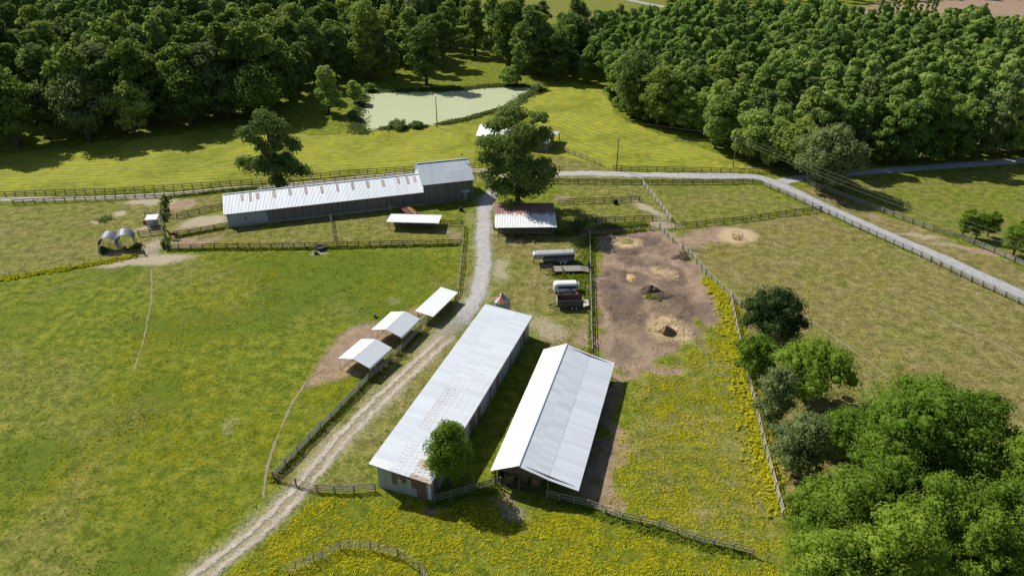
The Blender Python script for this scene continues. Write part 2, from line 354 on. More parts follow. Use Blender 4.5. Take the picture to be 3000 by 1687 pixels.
def ground_masks(X, Y):
    w1 = (vnoise(X, Y, 4.5, 1) - 0.5) * 2.2 + (vnoise(X, Y, 1.4, 2) - 0.5) * 0.9
    w2 = (vnoise(X, Y, 4.5, 3) - 0.5) * 2.2 + (vnoise(X, Y, 1.4, 4) - 0.5) * 0.9
    x, y = X + w1, Y + w2
    big = vnoise(X, Y, 18, 5); mid = vnoise(X, Y, 6, 6); fine = vnoise(X, Y, 2.2, 8)
    z = lambda: np.zeros(X.shape)
    dirt, sand, dry, yel, hay, mud, straw, lush = z(), z(), z() + 0.12, z(), z(), z(), z(), z()
    # the big green pasture on the left, with drifts of yellow
    past = area(x, y, [(-400, 830), (0, 820), (390, 755), (490, 740), (1350, 725), (1335, 865), (1230, 975), (800, 1405), (760, 1460), (520, 1760), (-500, 1760)], 1.0)
    yel = np.maximum(yel, past * np.clip((big - 0.42) * 2.6, 0, 0.62) * (0.35 + 0.9 * mid))
    lush = np.maximum(lush, past * np.clip((vnoise(X, Y, 11, 9) - 0.45) * 2.4, 0, 1))
    dry = np.where(past > 0.5, 0.10 + 0.30 * np.clip((vnoise(X, Y, 14, 10) - 0.5) * 3, 0, 1), dry)
    # paddock round the arch shelters
    padl = area(x, y, [(-400, 610), (40, 604), (480, 582), (480, 650), (470, 740), (380, 750), (0, 812), (-400, 850)], 1.0)
    dry = np.maximum(dry, padl * 0.58); yel = np.maximum(yel, padl * (0.30 + 0.42 * np.clip((mid - 0.45) * 2.5, 0, 1)))
    # strips south of the long barn
    padb = area(x, y, [(485, 590), (650, 570), (670, 665), (1130, 612), (1290, 640), (1355, 660), (1352, 716), (490, 728)], 0.8)
    dry = np.maximum(dry, padb * 0.60); yel = np.maximum(yel, padb * 0.60 * np.clip((mid - 0.35) * 2.5, 0, 1))
    # hayfield
    hay = area(x, y, HAYFIELD, 1.6); yel = np.maximum(yel, hay * 0.5); dry = np.where(hay > 0.5, 0.2, dry)
    # meadow at the bottom and pen
    me = area(x, y, MEADOW, 1.2); yel = np.maximum(yel, me * (0.60 + 0.40 * mid)); dry = np.where(me > .5, .16, dry); lush = np.maximum(lush, me * .35)
    # yard along the drive: short mown grass
    yard = area(x, y, [(1420, 640), (1728, 690), (1735, 1040), (1600, 1020), (1560, 980), (1430, 880), (1440, 760)], 1.0)
    dry = np.maximum(dry, yard * (0.66 + 0.3 * (mid - 0.5)))
    lane = area(x, y, [(1345, 720), (1400, 720), (1375, 880), (1270, 990), (900, 1400), (800, 1405), (1080, 1115), (1240, 965), (1340, 870)], 0.6)
    dry = np.maximum(dry, lane * 0.5); yel = yel * (1 - lane); lush = lush * (1 - lane)
    st2 = area(x, y, [(1250, 1020), (1420, 880), (1270, 1120), (1100, 1350), (1105, 1440), (930, 1441), (960, 1380)], 0.8)
    dry = np.maximum(dry, st2 * 0.6)
    # paddocks on the right of the big oak
    pr = area(x, y, [(1640, 540), (2200, 540), (2395, 615), (1980, 665), (1930, 660), (1735, 680), (1640, 690)], 0.8)
    dry = np.maximum(dry, pr * 0.5); yel = np.maximum(yel, pr * 0.20)
    yel = np.maximum(yel, 0.62 * blob(x, y, 2120, 575, 15, 9, 0.5)); lush = np.maximum(lush, 0.9 * blob(x, y, 2000, 560, 14, 5, 0.8) + 0.8 * blob(x, y, 2330, 600, 10, 5, .8))
    dry = np.maximum(dry, 0.62 * blob(x, y, 1750, 565, 14, 5, 0.8)); dry = np.maximum(dry, .7 * blob(x, y, 1640, 480, 16, 8, .7))
    verg = area(x, y, [(1560, 500), (1630, 452), (1761, 488), (1830, 503), (2240, 512), (2240, 536), (1560, 536)], 0.8); dry = np.maximum(dry, verg * 0.6)
    dp = area(x, y, DRYPAD, 1.2); dry = np.maximum(dry, dp * (0.78 + 0.4 * (mid - 0.5))); dirt = np.maximum(dirt, dp * np.clip((fine - 0.62) * 1.6, 0, 0.33))
    row = np.sin((X * 0.55 - Y * 0.83) * 0.9 + 3 * big); yel = np.maximum(yel, dp * np.clip((fine * .5 + mid * .5 - 0.50) * 3.2, 0, 0.62) * (0.45 + 0.55 * (row > 0.2)))
    vg = area(x, y, [(2330, 548), (2365, 545), (2505, 600), (2730, 684), (2940, 762), (3100, 835), (3100, 925), (2900, 822), (2700, 733), (2480, 636), (2380, 585)], 0.7)
    dry = np.maximum(dry, vg * 0.95); dirt = np.maximum(dirt, vg * np.clip((mid - 0.52) * 2.2, 0, 0.55))
    fld = area(x, y, [(2360, 535), (3200, 475), (3200, 880), (2940, 745), (2500, 588)], 1.0); dry = np.maximum(dry, fld * 0.40); lush = np.maximum(lush, fld * 0.35)
    # bare lots
    rag = (vnoise(X, Y, 3.0, 61) - .5) * 6; ml = area(x + rag, y - rag, MUDLOT, 3.0); wl = area(x, y, WEEDLOT, 1.5)
    dirt = np.maximum(dirt, ml); yel *= (1 - ml); dry = np.maximum(dry, ml * 0.9)
    dirt = np.maximum(dirt, wl * np.clip(0.50 - 0.75 * mid, 0, 0.4)); dry = np.maximum(dry, wl * 0.46)
    yel = np.maximum(yel, wl * np.clip(0.50 + 0.9 * (vnoise(X, Y, 6, 21) - 0.45), 0.25, 0.85))
    yel = np.maximum(yel, 0.75 * line(x, y, [(2080, 780), (2118, 870), (2145, 985), (2190, 1160), (2250, 1400), (2270, 1600)], 1.3, 1.2))
    mud = np.maximum(mud, ml * np.clip((mid - 0.38) * 2.2, 0, 0.8)); mud = np.maximum(mud, .55 * ml * np.clip((Y - 112) / 12, 0, 1)); straw = np.maximum(straw, ml * .34 * np.clip((vnoise(X, Y, 5, 41) - .35) * 2.4, 0, 1) * np.clip((124 - Y) / 10, 0, 1))
    for (bx, by, r) in ((1790, 835, 5), (1700 + 70, 800, 3.5), (1990, 950, 4), (1850, 735, 6.0), (1910, 860, 3.4), (1960, 790, 5)):
        mud = np.maximum(mud, 0.9 * blob(x, y, bx, by, r, r * 0.8, 0.7))
    for (bx, by, r, k) in ((1956, 965, 6.5, 1.0), (1956, 968, 3.2, 1.2), (2160, 694, 6.0, 1.0), (1838, 708, 4.3, 0.8), (1943, 797, 4.6, 0.7), (1850, 808, 1.4, 0.9), (1905, 845, 2.5, 0.6), (1800, 900, 8, 0.25), (1935, 905, 9, 0.35)):
        straw = np.maximum(straw, k * blob(x, y, bx, by, r, r, 0.6)); mud = np.maximum(mud, (r > 4) * 0.95 * blob(x, y, bx, by, r * 1.75, r * 1.6, 0.7) * (ml > .4))
    for tr_ in ([(1740, 770), (1800, 772), (1880, 792), (1915, 815), (1885, 850), (1890, 900), (1930, 935)], [(1890, 745), (1960, 760), (2015, 790), (2045, 830), (2030, 880)], [(1760, 860), (1780, 930), (1790, 1020)]):
        ln = line(x, y, tr_, 0.7, 0.8); mud = mud * (1 - .8 * ln); straw = straw * (1 - .6 * ln)
    dirt = np.maximum(dirt, blob(x, y, 2130, 690, 9, 6, 0.5)); dirt = np.maximum(dirt, 0.8 * blob(x, y, 2020, 710, 7, 5, .7))
    lush = np.maximum(lush, blob(x, y, 1838, 707, 1.8, 1.6, 0.4) * 1.0); dirt *= (1 - blob(X, Y, 1838, 707, 1.7, 1.5, 0.3)); straw *= (1 - blob(X, Y, 1838, 707, 1.7, 1.5, 0.3)); mud *= (1 - blob(X, Y, 1838, 707, 1.9, 1.7, 0.3))
    # worn and sandy places
    for (bx, by, rx, ry, k, rot) in ((1470, 790, 3.5, 10, 0.8, 0), (1600, 745, 8, 2.0, 0.5, 0), (1595, 965, 5, 9, 0.75, 0.4), (1650, 985, 3, 3, 0.6, 0), (1500, 705, 6, 4, 0.5, 0),
                                     (1440, 610, 5, 12, 0.5, 0), (1380, 640, 4, 8, 0.55, 0), (445, 760, 12, 4.4, 1.2, 0.1), (365, 770, 9, 3.4, 0.95, 0.15), (442, 735, 3.6, 8, 1.1, 0.2), (470, 705, 2.6, 5, .8, 0), (560, 745, 7, 1.6, 0.6, 0), (590, 650, 8.5, 5, 1.15, 0.4),
                                     (425, 593, 8, 3.0, 1.2, 0.1), (472, 620, 2.0, 12, 1.2, 0), (345, 627, 3.0, 2.0, 1.1, 0), (285, 648, 2.8, 1.7, 1.1, 0), (430, 672, 5, 4, .9, 0), (1900, 610, 2.6, 11, 0.95, 0.35), (1945, 655, 4, 4, 1.0, 0), (1985, 660, 4, 2.4, 0.8, 0),
                                     (2000, 700, 6, 4, 0.4, 0), (2325, 765, 2.2, 2, 0.6, 0), (930, 742, 3.2, 1.7, 0.9, 0), (1505, 1490, 3, 3.4, 0.75, 0.3), (1480, 1475, 2, 2, 0.5, 0), (2690, 690, 10, 1.4, 0.8, -0.45), (2760, 715, 12, 1.5, 0.7, -0.45), (1150, 880, 3, 3, 0.55, 0), (665, 1245, 2.0, 3, 0.5, 0.8), (1190, 660, 8, 2, 0.35, 0), (430, 690, 4, 2, .6, 0)):
        sand = np.maximum(sand, k * blob(x, y, bx, by, rx, ry, 0.7, rot))
    for (bx, by, rx, ry, k, rot) in ((535, 600, 6, 5, 0.9, 0), (540, 710, 12, 3, 0.8, 0.15), (700, 700, 10, 2, 0.4, 0.1), (1040, 1010, 6, 12, 0.95, -0.5), (985, 1075, 5, 5, 0.95, 0), (1095, 990, 4, 5, 0.95, 0), (1180, 945, 3.5, 8, 0.9, -0.5), (940, 1105, 2.5, 4, .8, -.5), (330, 735, 6, 3, 0.85, 0), (1300, 675, 6, 3, 0.55, 0), (1330, 690, 3, 5, 0.6, 0),
                                     (1790, 1490, 3, 3, 0.8, 0), (1450, 1455, 4, 3, 0.6, 0), (1250, 1500, 5, 2, 0.6, 0), (2910, 745, 10, 2.0, 0.9, -0.45), (1640, 580, 3, 5, 0.6, 0), (1430, 520, 6, 5, 0.5, 0)):
        dirt = np.maximum(dirt, k * blob(x, y, bx, by, rx, ry, 0.7, rot))
    # verges of the gravel ways
    sand = np.maximum(sand, 0.78 * line(x, y, [(1425, 580), (1418, 640), (1415, 700), (1418, 760), (1408, 820), (1395, 870), (1360, 930), (1290, 1000), (1150, 1130), (1040, 1235), (930, 1360), (885, 1425), (800, 1515), (700, 1600), (580, 1690)], 2.6, 2.0))
    sand = np.maximum(sand, 0.5 * line(x, y, [(2150, 515), (2220, 520), (2290, 545), (2380, 590), (2480, 637), (2600, 690), (2720, 742), (2850, 800), (3000, 868), (3150, 935)], 2.0, 1.2))
    sand = np.maximum(sand, 0.55 * line(x, y, [(1470, 545), (1560, 520), (1640, 512), (1900, 514), (2230, 522)], 2.0, 1.6))
    # clearing and far fields at the top
    clr = area(x, y, [(2480, 75), (2540, 10), (2900, -30), (3200, 30), (2960, 75), (2760, 85)], 4); dirt = np.maximum(dirt, clr * 0.85)
    dirt = np.maximum(dirt, 0.8 * area(x, y, [(1990, 40), (2480, 20), (2540, 60), (2300, 75), (2020, 62)], 4))
    sand = np.maximum(sand, 0.9 * line(x, y, [(2870, 68), (2940, 50), (3050, 20)], 3, 2))
    farf = area(x, y, [(1300, -60), (1990, -60), (1990, 40), (1850, 75), (1300, 90)], 4); dry = np.maximum(dry, farf * 0.42); lush = np.maximum(lush, farf * 0.3)
    wood = np.maximum(area(x, y, LEFTWOOD, 3), area(x, y, RIGHTWOOD, 3)); yel *= (1 - wood); dirt = np.maximum(dirt, wood * 0.2); dry *= 1 - wood * .6; lush = np.maximum(lush, wood * .4)
    return [np.clip(a, 0, 1) for a in (dirt, sand, dry, yel, hay, mud, straw, lush)]
LEFTWOOD = [(-500, 520), (-100, 450), (0, 432), (140, 405), (280, 392), (480, 366), (640, 336), (760, 318), (850, 302), (905, 262), (1000, 232), (1130, 228), (1250, 222), (1300, 185), (1310, 150), (1420, 138), (1450, 160), (1500, 195), (1560, 225), (1640, 235), (1700, 222), (1730, 190), (1690, 168), (1600, 178), (1500, 168), (1400, 132), (1330, 100), (1290, 20), (1300, -80), (600, -110), (-900, -110), (-900, 300)]
RIGHTWOOD = [(1778, 268), (1815, 325), (1900, 368), (2030, 398), (2110, 432), (2225, 470), (2330, 490), (2500, 484), (2760, 466), (3010, 449), (3300, 425), (3300, 100), (2960, 138), (2760, 128), (2560, 112), (2280, 96), (2010, 82), (1920, 100), (1800, 120), (1740, 160), (1730, 220)]
dirt, sand, dry, yel, hay, mud, straw, lush = ground_masks(XX, YY)
# windrows of the mown hay run along the field's lower edge on the left and swing round in arcs on the right
spineA = GP([(-600, 560), (0, 545), (640, 515), (1200, 470), (1420, 452)])
dA = seg_dist(XX, YY, spineA)
spineB = GP([(1420, 330), (1560, 345), (1700, 400), (1850, 445), (2060, 470)]); dB = seg_dist(XX, YY, spineB)
wB = np.clip((XX - G(1330, 420).x) / 14.0, 0, 1)
rowd = np.where(wB < 0.5, dA, dB * 0.9)
ZZ = (vnoise(XX, YY, 9, 31) - 0.5) * 0.18 * np.clip(1 - dirt, 0, 1) + (vnoise(XX, YY, 1.5, 32) - 0.5) * 0.10 * (np.hypot(XX, YY) < 400) + mud * dirt * (vnoise(XX, YY, 0.9, 33) - 0.5) * 0.42
pond_in = area(XX, YY, POND, 1.0); ZZ -= pond_in * 0.5
for p in (G(1909, 851),): ZZ += 0.0
ii = np.arange(ny - 1)[:, None] * nx + np.arange(nx - 1)[None, :]
quads = np.stack([ii, ii + 1, ii + nx + 1, ii + nx], -1).reshape(-1, 4)

def ground_material():
    t = NT('ground_grass_and_earth'); p = t.pos()
    A = t.n('ShaderNodeAttribute', attribute_name='za'); B = t.n('ShaderNodeAttribute', attribute_name='zb'); Rw = t.n('ShaderNodeAttribute', attribute_name='rowd')
    dirt, sand, dry = t.sep(A.outputs['Vector']); yel = A.outputs['Alpha']
    hay, mud, straw = t.sep(B.outputs['Vector']); lush = B.outputs['Alpha']
    n03 = t.noise(0.11, 4, 0.6, p); n1 = t.noise(0.55, 5, 0.65, p); n3 = t.noise(2.2, 5, 0.7, p); n8 = t.noise(6.5, 3, 0.65, p)
    det = t.math('ADD', t.math('MULTIPLY', n3, 0.55), t.math('MULTIPLY', n8, 0.45))
    # living grass
    g = t.ramp(t.math('ADD', t.math('MULTIPLY', n1, 0.6), t.math('MULTIPLY', det, 0.45)), [(0.42, (0.076, 0.112, 0.009)), (0.53, (0.154, 0.190, 0.015)), (0.63, (0.270, 0.270, 0.030))])
    lf = t.step(t.math('ADD', lush, t.math('MULTIPLY', t.math('SUBTRACT', n1, 0.5), 1.2)), 0.25, 0.95)
    g = t.mix(t.math('MULTIPLY', lf, 0.65), g, t.mix(det, (0.058, 0.108, 0.010), (0.135, 0.190, 0.016)))
    # tired, short grass
    d = t.ramp(t.math('ADD', t.math('MULTIPLY', n1, 0.45), t.math('MULTIPLY', det, 0.6)), [(0.44, (0.120, 0.110, 0.032)), (0.53, (0.222, 0.192, 0.064)), (0.62, (0.350, 0.285, 0.125))])
    df = t.step(t.math('ADD', dry, t.math('MULTIPLY', t.math('SUBTRACT', t.math('ADD', n03, n3), 1.0), 0.9)), 0.12, 0.92)
    c = t.mix(df, g, d)
    # mown hay in rows
    wv = t.math('ADD', t.math('MULTIPLY', Rw.outputs['Fac'], 2.9), t.math('MULTIPLY', t.noise(0.13, 4, 0.6, p), 9.0))
    s = t.math('SINE', wv); s = t.math('ADD', s, t.math('MULTIPLY', t.math('SUBTRACT', t.noise(0.35, 4, 0.65, p), 0.5), 7.5))
    rows = t.step(s, -1.9, 2.3)
    hcol = t.mix(rows, t.mix(det, (0.17, 0.20, 0.028), (0.30, 0.30, 0.07)), t.mix(n03, (0.31, 0.32, 0.03), (0.47, 0.445, 0.022)))
    hf = t.step(t.math('ADD', hay, t.math('MULTIPLY', t.math('SUBTRACT', n3, 0.5), 0.5)), 0.35, 0.65)
    hf = t.math('MULTIPLY', hf, t.step(t.noise(0.05, 4, 0.65, p), 0.36, 0.56, 0.30, 0.95))
    c = t.mix(hf, c, hcol)
    # buttercups
    fl = t.math('ADD', t.math('MULTIPLY', t.noise(1.5, 5, 0.72, p, 0.3), 0.62), t.math('MULTIPLY', n8, 0.38))
    thr = t.math('SUBTRACT', 0.80, t.math('MULTIPLY', yel, 0.36))
    fm = t.step(fl, t.math('SUBTRACT', thr, 0.02), t.math('ADD', thr, 0.13))
    fm = t.math('MULTIPLY', fm, t.step(yel, 0.03, 0.15)); fm = t.math('MULTIPLY', fm, t.math('SUBTRACT', 1.0, t.math('MULTIPLY', hf, 0.6)))
    c = t.mix(t.math('MULTIPLY', fm, 0.85), c, t.mix(n8, (0.34, 0.33, 0.016), (0.56, 0.50, 0.015)))
    # earth, mud, straw, sand
    def cover(c, m, col, a, lo=0.28, hi=0.72):
        f = t.step(t.math('ADD', m, t.math('MULTIPLY', t.math('SUBTRACT', det, 0.5), a)), lo, hi); return t.mix(f, c, col), f
    n15 = t.noise(14.0, 2, 0.6, p)
    ec = t.mix(t.step(n1, 0.3, 0.7), (0.275, 0.190, 0.128), (0.445, 0.335, 0.232)); ec = t.mix(t.step(t.math('ADD', n8, t.math('MULTIPLY', t.math('SUBTRACT', n15, 0.5), 0.8)), 0.42, 0.66), ec, (0.20, 0.135, 0.098))
    ec = t.mix(t.math('MULTIPLY', t.step(n15, 0.60, 0.70), t.step(n03, 0.42, 0.6)), ec, (0.50, 0.37, 0.21))
    c, fd = cover(c, dirt, ec, 1.1)
    mc = t.mix(n3, (0.085, 0.060, 0.046), (0.215, 0.158, 0.120)); fmud = t.math('MULTIPLY', t.step(t.math('ADD', mud, t.math('MULTIPLY', t.math('SUBTRACT', n3, 0.5), 1.3)), 0.3, 0.9), fd)
    c = t.mix(fmud, c, mc)
    c, _ = cover(c, straw, t.mix(t.math('ADD', t.math('MULTIPLY', n8, 0.5), t.math('MULTIPLY', n15, 0.5)), (0.30, 0.205, 0.115), (0.68, 0.53, 0.32)), 1.6, 0.25, 0.8)
    c, _ = cover(c, sand, t.mix(n3, (0.31, 0.25, 0.155), (0.56, 0.485, 0.37)), 1.7, 0.30, 1.0)
    h = t.math('ADD', t.math('MULTIPLY', n3, 0.7), t.math('MULTIPLY', n8, 0.5)); h = t.math('ADD', h, t.math('MULTIPLY', fm, 0.5)); h = t.math('ADD', h, t.math('MULTIPLY', t.math('MULTIPLY', rows, hf), 0.5))
    h = t.math('MULTIPLY', h, t.math('SUBTRACT', 1.0, t.math('MULTIPLY', fd, 0.55)))
    return t.done(t.principled(c, 0.95, 0, 0.1, t.bump(h, 0.9, 0.26)))
gm = np_mesh('ground', np.stack([XX, YY, ZZ], -1).reshape(-1, 3), quads, ground_material(), True)
for nm, ch in (('za', (dirt, sand, dry, yel)), ('zb', (hay, mud, straw, lush))):
    at = gm.attributes.new(nm, 'FLOAT_COLOR', 'POINT'); at.data.foreach_set('color', np.stack(ch, -1).astype(np.float32).ravel())
at = gm.attributes.new('rowd', 'FLOAT', 'POINT'); at.data.foreach_set('value', rowd.astype(np.float32).ravel())
tag(link('ground', gm), kind='structure')
def gz(x, y):
    j = np.clip(np.searchsorted(xs, x) - 1, 0, nx - 2); i = np.clip(np.searchsorted(ys, y) - 1, 0, ny - 2)
    u = (x - xs[j]) / (xs[j + 1] - xs[j]); v = (y - ys[i]) / (ys[i + 1] - ys[i])
    return (ZZ[i, j] * (1 - u) + ZZ[i, j + 1] * u) * (1 - v) + (ZZ[i + 1, j] * (1 - u) + ZZ[i + 1, j + 1] * u) * v

# ------------------------------------------------------------------ roads, tracks, paths
def gravel(name, a, b, verge, centre=0.0, rough_edge=0.9):
    t = NT(name); p = t.pos(); uv = t.n('ShaderNodeAttribute', attribute_name='across').outputs['Fac']
    n = t.noise(0.8, 5, 0.7, p); n2 = t.noise(4.0, 4, 0.7, p)
    c = t.mix(t.step(t.math('ADD', t.math('MULTIPLY', n, 0.5), t.math('MULTIPLY', n2, 0.5)), 0.36, 0.64), a, b)
    ab = t.math('ABSOLUTE', uv)
    rut = t.step(t.math('ABSOLUTE', t.math('SUBTRACT', ab, 0.48)), 0.05, 0.25)
    c = t.mix(t.math('MULTIPLY', rut, 0.30), c, tuple(x * 0.72 for x in b))
    e = t.step(t.math('ADD', ab, t.math('MULTIPLY', t.math('SUBTRACT', t.math('ADD', n, n2), 1.0), rough_edge)), 0.66, 1.0)
    c = t.mix(t.math('MULTIPLY', e, 0.6), c, verge)
    gone = t.step(e, 0.35, 0.95)
    fd_ = t.n('ShaderNodeAttribute', attribute_name='fade').outputs['Fac']
    gone = t.math('MAXIMUM', gone, t.step(t.math('ADD', fd_, t.math('MULTIPLY', t.math('SUBTRACT', t.math('ADD', n, n2), 1.0), 1.2)), 0.4, 0.75))
    if centre:
        m = t.step(t.math('ADD', ab, t.math('MULTIPLY', t.math('SUBTRACT', t.math('ADD', n, n2), 1.0), 0.7)), 0.10, 0.42, 1.0, 0.0)
        gone = t.math('MAXIMUM', gone, t.math('MULTIPLY', m, centre))
    tr_ = t.n('ShaderNodeBsdfTransparent'); mx = t.n('ShaderNodeMixShader'); t.put(mx.inputs[0], gone)
    t.t.links.new(t.principled(c, 0.95, 0, 0.1, t.bump(n2, 0.6, 0.05)), mx.inputs[1]); t.t.links.new(tr_.outputs[0], mx.inputs[2])
    return t.done(mx.outputs[0])
M['gravel_grey'] = gravel('gravel_grey', (0.29, 0.285, 0.275), (0.55, 0.53, 0.50), (0.36, 0.31, 0.21), rough_edge=1.9)
M['gravel_road'] = gravel('gravel_road', (0.29, 0.295, 0.30), (0.47, 0.465, 0.455), (0.30, 0.255, 0.15), rough_edge=0.9)
M['gravel_track'] = gravel('gravel_track', (0.33, 0.285, 0.215), (0.55, 0.485, 0.39), (0.28, 0.235, 0.12), centre=0.95, rough_edge=1.2)
M['gravel_lane'] = gravel('gravel_lane', (0.36, 0.32, 0.25), (0.56, 0.51, 0.43), (0.27, 0.24, 0.11), centre=0.6)
M['bare_path'] = gravel('bare_path', (0.215, 0.185, 0.10), (0.34, 0.29, 0.18), (0.20, 0.19, 0.06), rough_edge=1.9)
def smooth_line(pts, step):
    P = [Vector((p[0], p[1])) for p in pts]; P = [P[0] * 2 - P[1]] + P + [P[-1] * 2 - P[-2]]; out = []
    for i in range(1, len(P) - 2):
        n = max(2, int((P[i + 1] - P[i]).length / step))
        for k in range(n):
            u = k / n; a, b, c, d = P[i - 1:i + 3]
            out.append(0.5 * ((2 * b) + (c - a) * u + (2 * a - 5 * b + 4 * c - d) * u * u + (3 * b - a - 3 * c + d) * u ** 3))
    return out + [P[-2]]
def strip(name, px, width, mat, z=0.05, step=1.0, jag=0.25, label=None, fade=(0, 0)):
    L = smooth_line(GP(px), step); n = len(L); k = 9; V = []; ac = []
    for i, p in enumerate(L):
        d = (L[min(i + 1, n - 1)] - L[max(i - 1, 0)]).normalized(); s = Vector((d.y, -d.x))
        w = width[0] + (width[1] - width[0]) * i / (n - 1) if isinstance(width, tuple) else width
        jl, jr = (random.random() - .5) * jag, (random.random() - .5) * jag
        for j in range(k):
            a = -1 + 2 * j / (k - 1); q = p + s * (a * w / 2 + (jl if a < 0 else jr) * abs(a))
            V.append((q.x, q.y)); ac.append(a)
    V = np.array(V); zz = gz(V[:, 0], V[:, 1]); ac = np.array(ac)
    zz = np.maximum(zz, -0.03) + z * (1 - 0.75 * np.abs(ac) ** 6) - np.where(np.abs(ac) > 0.98, 0.05, 0)
    ii = np.arange(n - 1)[:, None] * k + np.arange(k - 1)[None, :]
    me = np_mesh(name, np.column_stack([V, zz]), np.stack([ii, ii + k, ii + k + 1, ii + 1], -1).reshape(-1, 4), mat, True)
    at = me.attributes.new('across', 'FLOAT', 'POINT'); at.data.foreach_set('value', ac.astype(np.float32))
    fa = np.zeros((n, k)); 
    if fade[0]: fa = np.maximum(fa, np.clip(1 - np.arange(n) * step / fade[0], 0, 1)[:, None])
    if fade[1]: fa = np.maximum(fa, np.clip(1 - (n - 1 - np.arange(n)) * step / fade[1], 0, 1)[:, None])
    at = me.attributes.new('fade', 'FLOAT', 'POINT'); at.data.foreach_set('value', fa.astype(np.float32).ravel())
    return tag(link(name, me), label, kind='structure')
strip('road', [(2050, 516), (2150, 516), (2225, 523), (2295, 548), (2380, 590), (2480, 637), (2600, 690), (2720, 742), (2850, 800), (3000, 868), (3200, 960)], 5.0, M['gravel_road'], 0.09, label='pale gravel farm road running down the right side')
strip('side_road', [(2270, 538), (2330, 524), (2420, 513), (2520, 505), (2750, 488), (3000, 470), (3300, 447)], 4.6, M['gravel_road'], 0.07, label='shaded gravel road along the foot of the right wood')
strip('driveway', [(2120, 516), (1980, 514), (1850, 512), (1720, 508), (1630, 511), (1555, 524), (1490, 540), (1448, 560), (1426, 590), (1418, 640), (1416, 700), (1419, 755), (1410, 815), (1397, 868), (1362, 928), (1310, 985), (1260, 1035)], (4.6, 3.6), M['gravel_grey'], 0.075, jag=.6, label='grey gravel driveway winding past the barns', fade=(0, 22))
strip('farm_track', [(1372, 915), (1312, 985), (1268, 1027), (1225, 1066), (1150, 1138), (1045, 1240), (960, 1335), (888, 1425), (800, 1516), (700, 1602), (580, 1692), (480, 1765)], (3.4, 3.0), M['gravel_track'], 0.06, jag=0.5, label='pale two-rut farm track with grass down the middle', fade=(16, 0))
strip('lane', [(-200, 582), (0, 583), (110, 583), (310, 579), (480, 571), (640, 557), (760, 548), (900, 537), (1100, 517), (1220, 507), (1400, 500), (1500, 520)], 3.2, M['gravel_lane'], 0.06, label='narrow pale lane between two dark fences')
strip('footpath', [(443, 790), (445, 869), (432, 939), (421, 997), (408, 1040), (395, 1085)], 0.36, M['bare_path'], 0.05, 0.7, 0.25)
strip('footpath', [(70, 873), (200, 838), (322, 799), (380, 775)], 0.34, M['bare_path'], 0.05, 0.7, 0.25)
strip('footpath', [(950, 1080), (908, 1105), (884, 1140), (858, 1178), (832, 1235), (806, 1299), (789, 1351), (777, 1403), (772, 1459)], 0.46, M['bare_path'], 0.05, 0.7, 0.35)
strip('footpath', [(2325, 900), (2400, 955), (2481, 1012), (2560, 1070), (2620, 1115)], 0.42, M['bare_path'], 0.05, 0.7, 0.3)
strip('footpath', [(2720, 905), (2820, 960), (3000, 1050)], 0.35, M['bare_path'], 0.045, 0.7, 0.3)
strip('far_road', [(1740, -30), (1850, 2), (1970, 25), (2080, 40)], 6.0, M['gravel_road'], 0.1, 4, label='grey road crossing the far field')

# ------------------------------------------------------------------ pond under duckweed
def pond_material():
    t = NT('duckweed_water'); p = t.pos()
    n = t.noise(0.12, 5, 0.6, p, 1.2); n2 = t.noise(2.5, 4, 0.7, p)
    c = t.mix(t.math('ADD', t.math('MULTIPLY', n, 0.7), t.math('MULTIPLY', n2, 0.3)), (0.37, 0.41, 0.22), (0.49, 0.52, 0.31))
    w = t.step(t.noise(0.5, 5, 0.7, t.scaled(p, (0.5, 1.6, 1)), 1.5), 0.70, 0.78)
    c = t.mix(t.math('MULTIPLY', w, 0.75), c, (0.16, 0.20, 0.10))
    return t.done(t.principled(c, 0.55, 0, 0.35, t.bump(n2, 0.15, 0.03)))
pp = smooth_line([*GP(POND), G(*POND[0])], 1.2)[:-1]
bm = bmesh.new(); f = bm.faces.new([bm.verts.new((p.x, p.y, -0.16)) for p in pp]); bmesh.ops.triangulate(bm, faces=[f])
me = bpy.data.meshes.new('pond'); bm.to_mesh(me); bm.free(); me.materials.append(pond_material())
if me.polygons[0].normal.z < 0: me.flip_normals()
tag(link('pond', me), 'farm pond covered in pale green duckweed', kind='structure')

